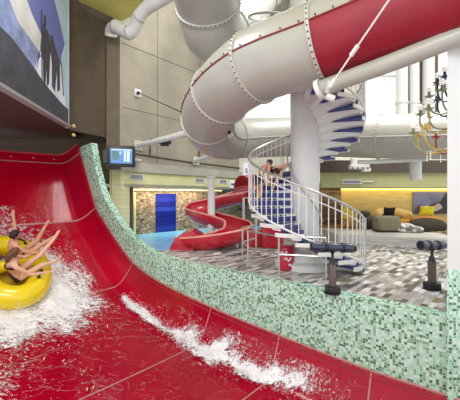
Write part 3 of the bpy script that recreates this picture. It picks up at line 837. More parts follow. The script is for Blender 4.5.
# near rider: back to us
def rp(x, y, z): return RL(x + .16, y, z)
J = dict(pelvis=rp(-.12, -.30, .36), chest=rp(-.26, -.32, .70), neck=rp(-.28, -.31, .90), head=rp(-.26, -.30, 1.00),
         shl=rp(-.24, -.15, .82), ell=rp(.02, -.10, .68), wrl=rp(.34, .12, .60),
         shr=rp(-.26, -.49, .81), elr=rp(.04, -.62, .64), wrr=rp(.40, -.60, .62),
         hpl=rp(-.07, -.20, .38), knl=rp(.32, -.14, .72), anl=rp(.66, .10, 1.0), tol=rp(.76, .16, 1.24),
         hpr=rp(-.07, -.40, .38), knr=rp(.34, -.38, .66), anr=rp(.66, -.28, .58), tor=rp(.78, -.24, .8))
ch, pe = J['chest'], J['pelvis']; dch = (J['neck'] - J['chest']).normalized()
person('brown-haired rider in a brown bikini in the near half of the yellow raft', J, 1.0, M['skin_pale'], J['pelvis'], M['hair_brown'], longhair=True, facing=RF @ Vector((1, .35, .1)),
       clothes=[('bikini_bottom', [pe.lerp(ch, .18), pe.lerp(ch, -.02), pe.lerp((J['knl'] + J['knr']) / 2, .15)], [.135, .165, .14], M['bikini']),
                ('bikini_strap', [ch - dch * .012, ch + dch * .012], [.146, .146], M['bikini'])])

# ================================================================== SPIRAL STAIRCASE
SCX, SCY = 1.58, 6.97
RO_, RI_ = 1.18, .30
stair = thing('spiral_staircase', 'white spiral staircase with blue treads winding round a thick white column', 'staircase', (SCX, SCY, 0))
STEP = math.radians(19); RISE = .158; TH0 = math.radians(29); NST = 52
def SP(th, r, z): return Vector((r * math.cos(th), -r * math.sin(th), z))
bm = B(); tube(bm, [(0, 0, 0), (0, 0, 9)], .295, 40); localpart('centre_column', bm, M['column'], stair)
bm = B(); lathe(bm, [(.62, 0), (.62, .12), (.5, .16), (.5, .34), (.34, .38), (.34, .44)], n=40); localpart('column_base', bm, M['white'], stair)
treadmeshes = {}
def sector(bm, r0, r1, a0, a1, z0, z1, n=4, mi=0):
    T = [[], [], [], []]
    for i in range(n + 1):
        a = a0 + (a1 - a0) * i / n
        T[0].append(bm.verts.new(SP(a, r0, z0))); T[1].append(bm.verts.new(SP(a, r1, z0)))
        T[2].append(bm.verts.new(SP(a, r1, z1))); T[3].append(bm.verts.new(SP(a, r0, z1)))
    for i in range(n):
        for q in range(4):
            bm.faces.new((T[q][i], T[(q + 1) % 4][i], T[(q + 1) % 4][i + 1], T[q][i + 1])).material_index = mi
    bm.faces.new([T[q][0] for q in range(4)]).material_index = mi; bm.faces.new([T[q][n] for q in range(4)][::-1]).material_index = mi
bm = B(); sector(bm, .29, RO_ - .03, -.02, STEP * 1.30, -.03, 0)
tproto = localpart('tread', bm, M['blue'], stair, smooth=False)
# white cantilever arm beneath: a blade, deep at the column, sweeping outwards
bm = B(); n = 10; ra = []
for i in range(n + 1):
    t = i / n; r = .29 + (RO_ - .03 - .29) * t; dz = .15 * (1 - t) ** 1.5 + .075
    a0 = .0; a1 = STEP * (1.15 - .55 * t)
    ra.append([bm.verts.new(SP(a0 - .01, r, -.036)), bm.verts.new(SP(a1, r, -.036)), bm.verts.new(SP(a1 * .8, r, -.036 - dz * .8)), bm.verts.new(SP(a0 + .02, r, -.036 - dz))])
for p, q in zip(ra, ra[1:]):
    for k in range(4): bm.faces.new((p[k], p[(k + 1) % 4], q[(k + 1) % 4], q[k]))
bm.faces.new(ra[0][::-1]); bm.faces.new(ra[-1])
bproto = localpart('bracket_arm', bm, M['white'], tproto)
bm = B(); sector(bm, RO_ - .03, RO_, -.04, STEP * 1.3, -.06, .012); 
tube(bm, [SP(-.03, .3, .0), SP(-.03, RO_, .0)], .014, 6)
eproto = localpart('white_edge', bm, M['white'], tproto, smooth=False)
bm = B()
for k in range(7):
    r = .42 + k * .11
    p = SP(-.045, r, -.012); box(bm, p, (.075, .012, .03), rz=0)
nproto = localpart('grip_squares', bm, M['blue_lite'], tproto, smooth=False)
bm = B(); box(bm, SP(-.026, (.3 + RO_) / 2, -.085), (RO_ - .32, .012, .10)); localpart('riser', bm, M['blue'], tproto, smooth=False)
bm = B(); box(bm, SP(-.033, (.3 + RO_) / 2, -.02), (RO_ - .3, .018, .03)); sproto = localpart('nosing', bm, M['white'], tproto, smooth=False)
def place_tread(o, i):
    o.location = (0, 0, RISE * (i + 1)); o.rotation_euler = (0, 0, -(TH0 + STEP * i))
place_tread(tproto, 0)
for i in range(1, NST):
    c = copy_tree(tproto, stair); place_tread(c, i)
def zth(th): return RISE * (1 + (th - TH0) / STEP)
thA, thB = TH0, TH0 + STEP * NST
def helix(r, dz, a=thA, b=thB, per=12):
    n = int((b - a) / (2 * PI) * 16 * per / 4) + 2
    return [SP(a + (b - a) * i / (n - 1), r, zth(a + (b - a) * i / (n - 1)) + dz) for i in range(n)]
bm = B(); hp = helix(RO_, .86); hp = [SP(thA - .1, RO_, .5)] + hp; tube(bm, hp, .024, 8); localpart('handrail', bm, M['steel'], stair)
bm = B(); tube(bm, helix(RO_, .70), .011, 6); localpart('upper_guard_rail', bm, M['white'], stair)
bm = B(); tube(bm, helix(RO_ + .005, -.03), .02, 6); localpart('string_rail', bm, M['white'], stair)
bm = B(); tube(bm, helix(.36, .80), .02, 8); localpart('inner_handrail', bm, M['steel'], stair)
bm = B(); tube(bm, [(0, 0, 0), (0, 0, .87)], .010, 6)
bal = localpart('baluster', bm, M['white'], stair)
nb = 98; first = True
for i in range(nb):
    th = thA + .05 + (i * STEP / 3 if i < 66 else 22 * STEP + (i - 66) * STEP / 1.0)
    if th > thB: break
    p = SP(th, RO_, zth(th) - .02)
    o = bal if first else bal.copy()
    if not first: COL.objects.link(o); o.parent = stair
    o.location = p; first = False
bm = B(); tube(bm, [SP(thA - .1, RO_, 0), SP(thA - .1, RO_, 1.05)], .022, 8); localpart('newel_post', bm, M['steel'], stair)

# people on the stair (a climbing pair, bent forward)
def climber(label, th, r, zt, s, bend, skin, hair, cloth, heading):
    f = Vector((math.cos(heading), math.sin(heading), 0)); sd = Vector((-f.y, f.x, 0))
    b = Vector((SCX, SCY, 0)) + SP(th, r, zt)
    def q(a, l, z): return b + f * a * s + sd * l * s + Vector((0, 0, z * s))
    cb, sb = math.cos(bend), math.sin(bend)
    def tq(h, l, fw=0): return b + sd * l * s + f * (h * sb + fw * cb) * s + Vector((0, 0, (.86 + h * cb - fw * sb) * s))
    J = dict(pelvis=tq(0, 0), chest=tq(.36, 0), neck=tq(.56, 0, .02), head=tq(.66, 0, .04),
             shl=tq(.48, .18), ell=tq(.26, .22, .12), wrl=tq(.12, .2, .34), shr=tq(.48, -.18), elr=tq(.26, -.22, .1), wrr=tq(.1, -.2, .3),
             hpl=tq(-.04, .09), knl=q(.16, .10, .50), anl=q(.02, .1, .08), tol=q(.2, .12, .02),
             hpr=tq(-.04, -.09), knr=q(.08, -.10, .47), anr=q(-.12, -.1, .08), tor=q(.1, -.12, .02))
    pe, kn = J['pelvis'], (J['knl'] + J['knr']) / 2
    person(label, J, s, skin, b, hair, facing=f * 1 + Vector((0, 0, -.3)),
           clothes=[('swim_shorts', [pe + Vector((0, 0, .09 * s)), pe, pe.lerp(kn, .5)], [.125 * s, .165 * s, .17 * s], cloth)])
climber('dark-haired bather in navy swim shorts stooping on the spiral stair', math.radians(186), 1.0, zth(math.radians(163)), .70, .75, M['skin'], M['hair_dark'], M['shorts'], math.radians(35))
climber('bather bent forward on the stair ahead of the dark-haired one', math.radians(214), .72, zth(math.radians(196)), .62, 1.25, M['skin_pale'], M['hair_brown'], M['bikini'], math.radians(10))

# ================================================================== TUBE SLIDES
class Sweep:
    def __init__(self, ctrl, per=10):
        self.P = crom([Vector(c) for c in ctrl], per); self.per = per
        n = len(self.P); self.fr = []
        for i in range(n):
            t = (self.P[min(i + 1, n - 1)] - self.P[max(i - 1, 0)]).normalized()
            x = t.cross(Vector((0, 0, 1))); x = x.normalized() if x.length > .05 else (self.fr[-1][1] if self.fr else Vector((1, 0, 0)))
            if self.fr and x.dot(self.fr[-1][1]) < 0: x = -x
            z = x.cross(t).normalized(); self.fr.append((t, x, z))
    def pt(self, i, ang, r):   # ang 0 = up, + = towards x
        t, x, z = self.fr[i]; return self.P[i] + (z * math.cos(ang) + x * math.sin(ang)) * r
    def shell(self, i0, i1, r, n=36, a0=0, a1=2 * PI, th=.02):
        bm = B(); full = abs(a1 - a0 - 2 * PI) < 1e-4; k = n if full else n + 1
        O = [[bm.verts.new(self.pt(i, a0 + (a1 - a0) * j / n, r)) for j in range(k)] for i in range(i0, i1 + 1)]
        I = [[bm.verts.new(self.pt(i, a0 + (a1 - a0) * j / n, r - th)) for j in range(k)] for i in range(i0, i1 + 1)]
        m = k if full else k - 1
        for s_, G in ((0, O), (1, I)):
            for a, b in zip(G, G[1:]):
                for j in range(m): bm.faces.new((a[j], a[(j + 1) % k], b[(j + 1) % k], b[j]))
        for A_, B_ in ((O[0], I[0]), (O[-1], I[-1])):
            for j in range(m): bm.faces.new((A_[j], A_[(j + 1) % k], B_[(j + 1) % k], B_[j]))
        if not full:
            for j in (0, k - 1):
                for i in range(len(O) - 1): bm.faces.new((O[i][j], O[i + 1][j], I[i + 1][j], I[i][j]))
        return bm
    def flange(self, i, r, h=.04, w=.026):
        bm = B(); t, x, z = self.fr[i]; R = []
        for (dr, dt) in ((0, -w), (h, -w), (h, w), (0, w)):
            R.append([bm.verts.new(self.P[i] + t * dt + (z * math.cos(2 * PI * j / 48) + x * math.sin(2 * PI * j / 48)) * (r - .01 + dr)) for j in range(48)])
        for q in range(4):
            a, b = R[q], R[(q + 1) % 4]
            for j in range(48): bm.faces.new((a[j], a[(j + 1) % 48], b[(j + 1) % 48], b[j]))
        return bm
    def bolts(self, bm, i, r, n=44, w=.034, s=.015):
        t, x, z = self.fr[i]
        for j in range(n):
            d = z * math.cos(2 * PI * j / n) + x * math.sin(2 * PI * j / n)
            ball(bm, self.P[i] + d * (r + .030), (s, s, s), sub=1, mi=1)
        return bm
def tube_slide(label, ctrl, r, per, cuts, red=(), seam=True):
    sw = Sweep(ctrl, per); T = thing('tube_slide', label, 'slide', sw.P[len(sw.P) // 2])
    N = len(sw.P) - 1
    cuts = [0] + list(cuts) + [N]
    for k, (a, b) in enumerate(zip(cuts, cuts[1:])):
        if k in red:
            up_ = sw.shell(a, b, r, 24, SEAM[0] + PI, SEAM[0] + 2 * PI); obj('tube_upper_shell', up_, M['tube'], T, angle=60)
            lo_ = sw.shell(a, b, r, 24, SEAM[0], SEAM[0] + PI); tag(obj('tube_lower_shell', lo_, M['tube_red'], T, angle=60), 'dark red lower shell')
        else:
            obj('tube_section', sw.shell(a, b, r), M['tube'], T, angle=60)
        if k > 0:
            obj('flange', sw.bolts(sw.flange(a, r), a, r), [M['tube_edge'], M['bolt']], T, angle=30)
    if seam:
        for sgn in (0, 1):
            ang = SEAM[0] + PI * sgn
            for i0, i1, mm in ((0, SPLIT, M['seam_red']), (SPLIT, N, M['tube_edge'])):
                bm = B(); tube(bm, [sw.pt(i, ang, r + .006) for i in range(i0, i1 + 1)], .014, 6); acc = 0
                for i in range(i0, i1):
                    acc += (sw.P[i + 1] - sw.P[i]).length
                    if acc > .16:
                        acc = 0; ball(bm, sw.pt(i, ang + .07, r + .012), (.014, .014, .014), sub=1, mi=1)
                o = obj('seam_strip', bm, [mm, M['bolt']], T)
                if mm is M['seam_red']: tag(o, 'thin dark red seam with small dark bolts')
    return sw
SEAM = [PI / 2]; SPLIT = 50
TR = .60
ctrl = [at(560, -60, 3.3), at(450, -5, 4.05), at(385, 19, 4.5), at(321, 43, 4.98), at(256, 67, 5.6), at(221, 94, 6.5), at(208, 119, 7.6), at(218, 136, 8.9), at(246, 138, 9.9), at(290, 137, 10.2), at(335, 137, 10.0), at(380, 137, 9.3), at(430, 136, 8.6), at(500, 135, 7.8)]
# which side faces the eye: x = t x up ; heading left on the near run -> handled by the angle below
SEAM[0] = PI / 2 + .12
near = tube_slide('long white enclosed tube slide with dark red lower half looping behind the stair', ctrl, TR, 8, [24, 32, 40, 48, 60, 74, 88, 100], red=(0,))
SEAM[0] = PI / 2
ctrl2 = [at(196, -110, 5.3), at(200, -50, 6.1), at(207, 0, 7.2), at(215, 34, 8.0), at(234, 28, 9.0), at(256, -5, 10.0), at(290, -40, 10.4), at(330, -70, 10.4)]
tube_slide('white enclosed tube slide dropping and turning at the top of the hall', ctrl2, .70, 8, [8, 17, 28, 40], red=(), seam=False)
# large funnel behind
fn = thing('slide_funnel', 'large white ribbed funnel seen from below behind the tube slides', 'slide', (2.1, 13.0, 8.1))
fc = Vector((2.1, 13.0, 8.45)); bm = B(); PR = [(.45, -.35), (.6, -.3), (1.5, -.12), (2.5, .15), (2.62, .3), (2.62, .9), (2.58, .9), (2.55, .3), (.45, -.2)]
n_ = 56; rg = [[bm.verts.new(fc + Vector((r * math.cos(2 * PI * k / n_), r * math.sin(2 * PI * k / n_), h))) for k in range(n_)] for r, h in PR]
for a, b in zip(rg, rg[1:] + rg[:1]):
    for k in range(n_): bm.faces.new((a[k], a[(k + 1) % n_], b[(k + 1) % n_], b[k]))
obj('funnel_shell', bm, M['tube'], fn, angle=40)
bm = B()
for k in range(28):
    a = 2 * PI * k / 28; c, s_ = math.cos(a), math.sin(a)
    tube(bm, [fc + Vector((c * r, s_ * r, h - .02)) for r, h in ((.6, -.3), (1.5, -.12), (2.5, .15), (2.63, .32))], .028, 5)
obj('funnel_ribs', bm, M['tube_edge'], fn)
bm = B(); tube(bm, [fc + Vector((0, 0, -.9)), fc + Vector((0, 0, -.25))], .48, 28); obj('funnel_outlet', bm, M['tube'], fn)
fn.location = fn.location

# beam running under the red tube
bp_ = thing('support_beam', 'white round steel beam running under the red tube section', 'beam', at(323, 88, 4.7))
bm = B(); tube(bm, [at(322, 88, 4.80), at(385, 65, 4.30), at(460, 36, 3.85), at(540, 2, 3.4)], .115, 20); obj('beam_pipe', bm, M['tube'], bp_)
bm = B(); tube(bm, [at(318, 90, 4.84), at(322, 88, 4.8)], .15, 20); tube(bm, [at(326, 96, 4.75), at(334, 99, 4.75)], .05, 12); tube(bm, [at(327, 92, 4.72), at(330, 82, 4.6)], .035, 10); obj('end_cap', bm, M['white'], bp_)
rod = thing('tie_rod', 'thin steel tie rod with turnbuckle crossing the red tube', 'rod', at(333, 82, 4.3))
bm = B(); tube(bm, [at(333, 82, 4.28), at(389, 0, 3.55), at(410, -30, 3.3)], .011, 8); obj('rod', bm, M['white'], rod)
bm = B(); tube(bm, [at(351, 55.5, 4.03), at(358, 45.5, 3.94)], .028, 10); obj('turnbuckle', bm, M['white'], rod)
bm = B(); tube(bm, [at(330, 87, 4.33), at(335, 79, 4.26)], .03, 10); obj('clevis', bm, M['white'], rod)

# horizontal struts from concrete wall to the tube
def strut(label, p, q, r):
    t = thing('support_strut', label, 'strut', p)
    bm = B(); tube(bm, [p, q], r, 16); obj('strut_pipe', bm, M['white'], t)
    d = (q - p).normalized()
    bm = B(); box(bm, p, (.34, .06, .34), rz=math.atan2(AD.y, AD.x)); obj('wall_plate', bm, M['tube_edge'], t, smooth=False)
    bm = B(); tube(bm, [q - d * .05, q + d * .12], r * 1.5, 14); tube(bm, [q, q + Vector((.0, .1, .25))], r * .6, 8); obj('end_bracket', bm, M['white'], t)
pw = onA(138, .04); strut('long white strut from the concrete wall to the tube bend', Vector((pw.x, pw.y, zat(145.5, pw.y))), at(212, 127, 7.9), .085)
pw = onA(196, .04); strut('short white strut from the concrete wall under the tube bend', Vector((pw.x, pw.y, zat(161, pw.y))), at(224, 152, 9.2), .085)
# clamp steelwork beneath the bend
t = thing('tube_clamp', 'white bolted steel clamp under the tube slide bend', 'bracket', at(228, 148, 8.9))
bm = B(); tube(bm, [at(208, 138, 8.3), at(216, 148, 8.4), at(228, 153, 8.8)], .04, 10); tube(bm, [at(216, 130, 7.4), at(232, 124, 7.3), at(240, 117, 6.9)], .04, 10); tube(bm, [at(226, 126, 7.3), at(230, 136, 7.6)], .07, 12)
obj('clamp_arms', bm, M['white'], t)
bm = B(); ball(bm, at(210, 127, 7.3), (.06, .06, .06)); ball(bm, at(229, 132, 7.3), (.05, .05, .05)); obj('clamp_bolts', bm, M['bolt'], t)

# cable ledge and floodlight on the concrete wall
t = thing('cable_duct', 'dark cable duct framing the panel below the floodlight', 'cable', onA(150, .03))
bm = B()
def wpA(px, py, off=.03):
    p = onA(px, off); return Vector((p.x, p.y, zat(py, p.y)))
for a, b in (((134, 153.5), (150, 156)), ((150, 156), (196, 163)), ((150, 156), (150, 143)), ((199, 158), (199, 142)), ((199, 163), (240, 168))):
    tube(bm, [wpA(*a), wpA(*b)], .028, 6)
obj('duct_run', bm, M['scope_post'], t)
t = thing('floodlight', 'small black floodlight on an arm on the concrete wall', 'light', wpA(152, 142))
bm = B(); tube(bm, [wpA(151, 139, 0), wpA(155, 142, .25)], .03, 8); obj('arm', bm, M['black'], t)
bm = B(); c = wpA(164, 142, .5); box(bm, c, (.5, .18, .12), rz=.5, bevel=.02); obj('lamp_head', bm, M['black'], t)
bm = B(); box(bm, c + Vector((.02, .02, -.1)), (.3, .14, .08), rz=.5, bevel=.02); obj('lens_hood', bm, M['black'], t)
t = thing('wall_hook', 'white wall bracket holding a thin cable on the concrete wall', 'bracket', wpA(138, 93))
bm = B(); box(bm, wpA(137.5, 93, .03), (.26, .05, .26), rz=math.atan2(AD.y, AD.x)); obj('plate', bm, M['white'], t, smooth=False)
bm = B(); tube(bm, [wpA(138, 93, .06), wpA(138.5, 93, .16)], .06, 10); obj('eyelet', bm, M['bolt'], t)
bm = B(); tube(bm, [wpA(139, 93, .12), at(181, 112, 7.6)], .012, 6); obj('cable', bm, M['bolt'], t)

# white air duct top left
t = thing('air_duct', 'white bent air duct at the ceiling above the pilaster', 'duct', at(109, 33, 10.7))
dp = [at(111, 36, 10.6), at(111.5, 30, 10.5), at(116, 26.5, 10.3), at(122, 30, 10.2), at(129, 33, 10.1), at(135, 27, 10.0), at(139, 17, 9.8), at(147, 8, 9.6), at(158, 1, 9.3), at(180, -12, 8.8)]
bm = B(); tube(bm, crom(dp, 5), .19, 20); obj('duct_pipe', bm, M['white'], t)
for i in (2, 4, 6):
    d = (dp[i + 1] - dp[i - 1]).normalized(); bm = B(); tube(bm, [dp[i] - d * .03, dp[i] + d * .03], .21, 20); obj('collar', bm, M['tube_edge'], t)

# downpipe below right tube
t = thing('downpipe', 'white stub pipe hanging below the tube at the lounge fascia', 'pipe', at(415, 182, 9.2))
bm = B(); tube(bm, [at(415.5, 180, 9.3), at(415.5, 150, 9.3)], .155, 20); obj('pipe', bm, M['white'], t)
bm = B(); tube(bm, [at(358, 163, 9.4), at(372, 162, 9.4), at(425, 159, 8.9), at(436, 155, 8.7)], .06, 12); obj('side_pipe', bm, M['white'], t)
t = thing('beam_bracket', 'white bolted bracket under the tube right of the stair', 'bracket', at(359, 168, 9.0))
bm = B(); box(bm, at(359, 167, 9.0), (.5, .2, .12), bevel=.01); box(bm, at(366, 170, 9.0), (.2, .2, .1), bevel=.01); box(bm, at(354, 163, 9.0), (.15, .15, .25), bevel=.01); obj('bracket_plate', bm, M['white'], t)
bm = B(); [ball(bm, at(x, 168, 8.88), (.025, .025, .025), sub=1) for x in (353, 358, 363, 368)]; obj('bolts', bm, M['bolt'], t)

# ================================================================== RED KIDS FLUME
KP = [at(262, 190, 12.6), at(248, 191, 12.4), at(232, 195, 12.0), at(214, 200, 11.8), at(201, 206, 11.6), at(197, 213, 11.0), at(208, 217, 10.6), at(224, 220, 10.3), at(237, 225, 9.9), at(236, 232, 9.35), at(221, 237, 9.1), at(206, 240.5, 9.1), at(192, 242, 9.25), at(183, 243, 9.4)]
kp = [Vector(p) for p in KP]
def zfit(i, z): kp[i].z = z
for i, z in enumerate([1.75, 1.66, 1.5, 1.36, 1.2, 1.02, .90, .78, .66, .54, .44, .36, .30, .28]): zfit(i, z)
ks = Sweep(kp, 7); kr = .40
flume = thing('flume', 'small red open children flume winding down beside the pool', 'slide', (kp[-1].x, kp[-1].y, 0))
cuts = [0, 18, 42, 60, 77, 91]
for a, b in zip(cuts, cuts[1:]):
    obj('trough', ks.shell(a, b, kr, 20, PI / 2 - .1, 3 * PI / 2 + .1, .03), M['kid_red'], flume, angle=50)
for ang in (PI / 2 - .1, 3 * PI / 2 + .1):
    bm = B(); tube(bm, [ks.pt(i, ang, kr - .01) for i in range(len(ks.P))], .03, 8); obj('rim', bm, M['kid_edge'], flume)
# hood at the end
bm = B(); e = kp[-1]
prism(bm, [(e.x - .30, e.y - .46, -.05), (e.x + .62, e.y - .46, -.05), (e.x + .62, e.y - .46, .34), (e.x + .30, e.y - .46, .52), (e.x + .05, e.y - .46, .46), (e.x - .16, e.y - .46, .30), (e.x - .28, e.y - .46, .1)], (0, .9, 0))
obj('outlet_box', bm, M['kid_red'], flume)
for i in (32, 52, 62):
    bm = B(); p = ks.P[i]; tube(bm, [(p.x, p.y, 0), (p.x, p.y, p.z - kr + .02)], .05, 10); obj('post', bm, M['white'], flume)
# tower tunnel mouth at top
bm = B(); s2 = Sweep([at(243, 189, 12.1), at(249, 188, 12.3), at(258, 187, 12.6)], 4)
obj('tunnel_ring', s2.shell(0, 8, .5, 28), M['kid_red'], flume, angle=50); bm.free()
t = thing('gate_frame', 'white steel frame below the red flume start', 'frame', (xat(244, 11.4), 11.4, 0))
bm = B(); x0, x1 = xat(243.5, 11.4), xat(256, 11.4); tube(bm, [(x0, 11.4, 0), (x0, 11.4, zat(198, 11.4)), (x1, 11.4, zat(197, 11.4)), (x1, 11.4, 0)], .045, 8); obj('frame', bm, M['white'], t)

# red blocks and raspberry drum by the stair
t = thing('foam_bench', 'low dark red curved bench behind the steel railing', 'bench', (xat(262, 9.4), 9.4, 0))
bm = B(); box(bm, (xat(252, 9.6), 9.6, .24), (.62, .4, .48), bevel=.05); box(bm, (xat(272, 9.4), 9.4, .30), (.62, .4, .60), bevel=.05); obj('bench_blocks', bm, M['kid_red'], t)
t = thing('play_drum', 'raspberry red drum with pale wave marks under the stair', 'drum', (xat(286, 7.0), 6.95, 0))
bm = B(); lathe(bm, [(.15, 0), (.16, .04), (.16, .44), (.13, .48), (.001, .48)], (xat(286, 6.6), 6.6, .02), 28); obj('drum_body', bm, M['pink_red'], t)
bm = B(); cx_ = xat(286, 6.6)
for (z, a0) in ((.36, -2.4), (.24, -1.9), (.12, -1.4)):
    tube(bm, [(cx_ + .163 * math.cos(a0 + k * .12), 6.6 + .163 * math.sin(a0 + k * .12), z + .03 * math.sin(k * 1.2)) for k in range(8)], .014, 6)
obj('wave_marks', bm, M['sign_white'], t)

# ================================================================== STEEL RAILING
t = thing('steel_railing', 'low stainless steel guard railing in front of the spiral stair', 'railing', (xat(262, 7), 7, 0))
pts2 = [(242.5, 7.75), (248, 6.95), (279, 6.10), (327, 5.6)]
base = [Vector((xat(px, d), d, 0)) for px, d in pts2]
extra = Vector((xat(256, 8.4), 8.4, 0))
for b_ in base[:3] + [extra]:
    bm = B(); tube(bm, [b_, b_ + Vector((0, 0, .74))], .02, 10); lathe(bm, [(.045, 0), (.045, .012), (.02, .02)], b_, 12); obj('post', bm, M['steel'], t)
for z in (.74, .40):
    loop = [extra, base[0], base[1], base[2], Vector((xat(300, 6.1), 6.0, 0)), Vector((xat(326, 5.85), 5.85, 0))]
    loop = [loop[0], loop[1].lerp(loop[0], .15), loop[1].lerp(loop[2], .15), loop[2].lerp(loop[1], .12), loop[2].lerp(loop[3], .05)] + loop[3:]
    bm = B(); tube(bm, [p + Vector((0, 0, z)) for p in loop], .018, 8); obj('rail', bm, M['steel'], t)
bm = B(); p = loop[-1]; tube(bm, [p, p + Vector((0, 0, .74))], .018, 8); obj('post', bm, M['steel'], t)

# ================================================================== TELESCOPES
def telescope(label, x, y, yaw, pitch, length):
    t = thing('telescope', label, 'telescope', (x, y, 0), group='viewing telescopes on the deck')
    bm = B(); box(bm, (0, 0, .055), (.19, .19, .11), bevel=.012); lathe(bm, [(.13, 0), (.13, .015), (.1, .02)], n=20); localpart('foot', bm, M['black'], t)
    bm = B(); box(bm, (0, 0, .27), (.10, .085, .38), bevel=.01); localpart('post', bm, M['scope_post'], t)
    bm = B(); lathe(bm, [(.05, .44), (.045, .5), (.022, .54), (.02, .60), (.04, .64)], n=16)
    tube(bm, [(0, -.05, .62), (0, -.05, .70)], .012, 6); tube(bm, [(0, .05, .62), (0, .05, .70)], .012, 6); localpart('swivel', bm, M['black'], t)
    R = Matrix.Rotation(yaw, 3, 'Z') @ Matrix.Rotation(pitch, 3, 'Y'); ax = R @ Vector((1, 0, 0))
    c = Vector((0, 0, .70)); h = length / 2
    bm = B(); lathe(bm, [(.045, -h), (.068, -h + .02), (.072, -h * .55), (.062, -h * .5), (.062, h * .25), (.07, h * .3), (.074, h - .03), (.074, h), (.06, h)], c, 24, axis=ax); localpart('barrel', bm, M['scope'], t)
    bm = B(); lathe(bm, [(.055, h - .01), (.055, h + .005)], c, 24, axis=ax); localpart('lens', bm, M['black'], t)
    bm = B(); lathe(bm, [(.05, -h - .03), (.05, -h + .01)], c, 20, axis=ax); localpart('eyepiece', bm, M['black'], t)
    bm = B(); lathe(bm, [(.078, -.02), (.078, .03)], c + ax * h * .3, 24, axis=ax); localpart('ring', bm, M['black'], t)
    bm = B(); lathe(bm, [(.078, -.02), (.078, .03)], c - ax * h * .5, 24, axis=ax); localpart('ring', bm, M['black'], t)
telescope('navy viewing telescope in front of the spiral staircase', xat(332.5, 5.05), 5.05, math.radians(182), math.radians(-3), .66)
telescope('navy viewing telescope near the right column, aimed at the lounge corner', xat(432, 5.25), 5.25, math.radians(200), math.radians(-3), .50)

# ================================================================== TV
t = thing('information_screen', 'black wall-mounted screen with a blue display left of the concrete wall', 'screen', at(120, 157, 10.4))
rzt = .30; c = at(121.5, 156.5, 10.35)
R = Matrix.Rotation(rzt, 3, 'Z')
bm = B(); box(bm, c, (.82, .18, .66), rz=rzt, bevel=.015); obj('housing', bm, M['black'], t)
bm = B(); box(bm, c + R @ Vector((0, -.095, 0)), (.64, .012, .45), rz=rzt); obj('display', bm, screenmat('display_blue', (84, 130, 184), .28), t, smooth=False)
for (nm, x, z, w, h, col) in (('map_block', -.17, .02, .20, .26, (64, 110, 120)), ('green_block', -.2, .07, .06, .06, (110, 190, 110)), ('yellow_block', -.12, -.04, .06, .05, (210, 210, 110)), ('text_column', .1, 0, .05, .34, (196, 220, 240)), ('text_column', .2, 0, .08, .34, (206, 226, 244)), ('icon', -.03, .1, .05, .09, (150, 200, 226)), ('header', 0, .2, .6, .03, (190, 214, 238))):
    bm = B(); box(bm, c + R @ Vector((x, -.104, z)), (w, .006, h), rz=rzt); obj(nm, bm, screenmat(nm + '_glow', col, .3), t, smooth=False)
bm = B(); tube(bm, [c + R @ Vector((-.3, .08, .1)), Vector((-4.0, 11.3, c.z + .1))], .04, 8); box(bm, c + R @ Vector((-.46, .14, -.02)), (.16, .3, .4), rz=rzt); obj('wall_arm', bm, M['black'], t)
bm = B(); tube(bm, [wpA(131.5, 159, .3), wpA(140, 160.5, .12)], .05, 10); tag(obj('conduit', bm, M['white']), 'short white conduit end beside the wall screen', 'pipe')

# ================================================================== LOUNGE
bm = B(); box(bm, (7.6, 11.8, .14), (7.4, 3.4, .28)); 
bm.free()
bench = thing('bench_platform', 'long pale slatted platform bench along the lounge', 'bench', (7, 11, 0))
f0 = Vector((xat(338, 10.4), 10.4, 0)); f1 = Vector((xat(470, 8.9), 8.9, 0))
bm = B(); prism(bm, [f0, f1, (f1.x + .6, 13.5, 0), (f0.x, 13.4, 0)], (0, 0, .27)); obj('platform_body', bm, M['bench'], bench, smooth=False)
bm = B(); dd = (f1 - f0).normalized(); nn = Vector((dd.y, -dd.x, 0))
for z in (.0, .10, .19): prism(bm, [f0 + nn * .02 + Vector((0, 0, z)), f1 + nn * .02 + Vector((0, 0, z)), f1 + Vector((0, 0, z)), f0 + Vector((0, 0, z))], (0, 0, .075))
obj('front_slats', bm, M['bench'], bench, smooth=False)
bm = B(); prism(bm, [f0 + Vector((0, 1.9, .27)), f1 + Vector((0, 3.2, .27)), (f1.x + .6, 13.45, .27), (f0.x, 13.4, .27)], (0, 0, .03)); obj('top_boards', bm, M['bench_top'], bench, smooth=False)
def soft(bm, c, s, rz=0, bev=.06, R=None):
    b2 = B(); box(b2, (0, 0, 0), (1, 1, 1)); bmesh.ops.subdivide_edges(b2, edges=b2.edges[:], cuts=7, use_grid_fill=True)
    for v in b2.verts:
        x, y, z = v.co * 2
        k = 1 - .10 * (abs(x) ** 3 + abs(y) ** 3 + abs(z) ** 3 - max(abs(x), abs(y), abs(z)) ** 3)
        v.co = Vector((x * k, y * k, z * k)) / 2 * (1 + .02 * noise.noise(v.co * 4))
    m4 = Matrix.Translation(c) @ (R.to_4x4() if R else Matrix.Rotation(rz, 4, 'Z')) @ Matrix.Diagonal((s[0], s[1], s[2], 1))
    b2.transform(m4); me = bpy.data.meshes.new('t'); b2.to_mesh(me); b2.free(); bm.from_mesh(me); bpy.data.meshes.remove(me)
    return bm
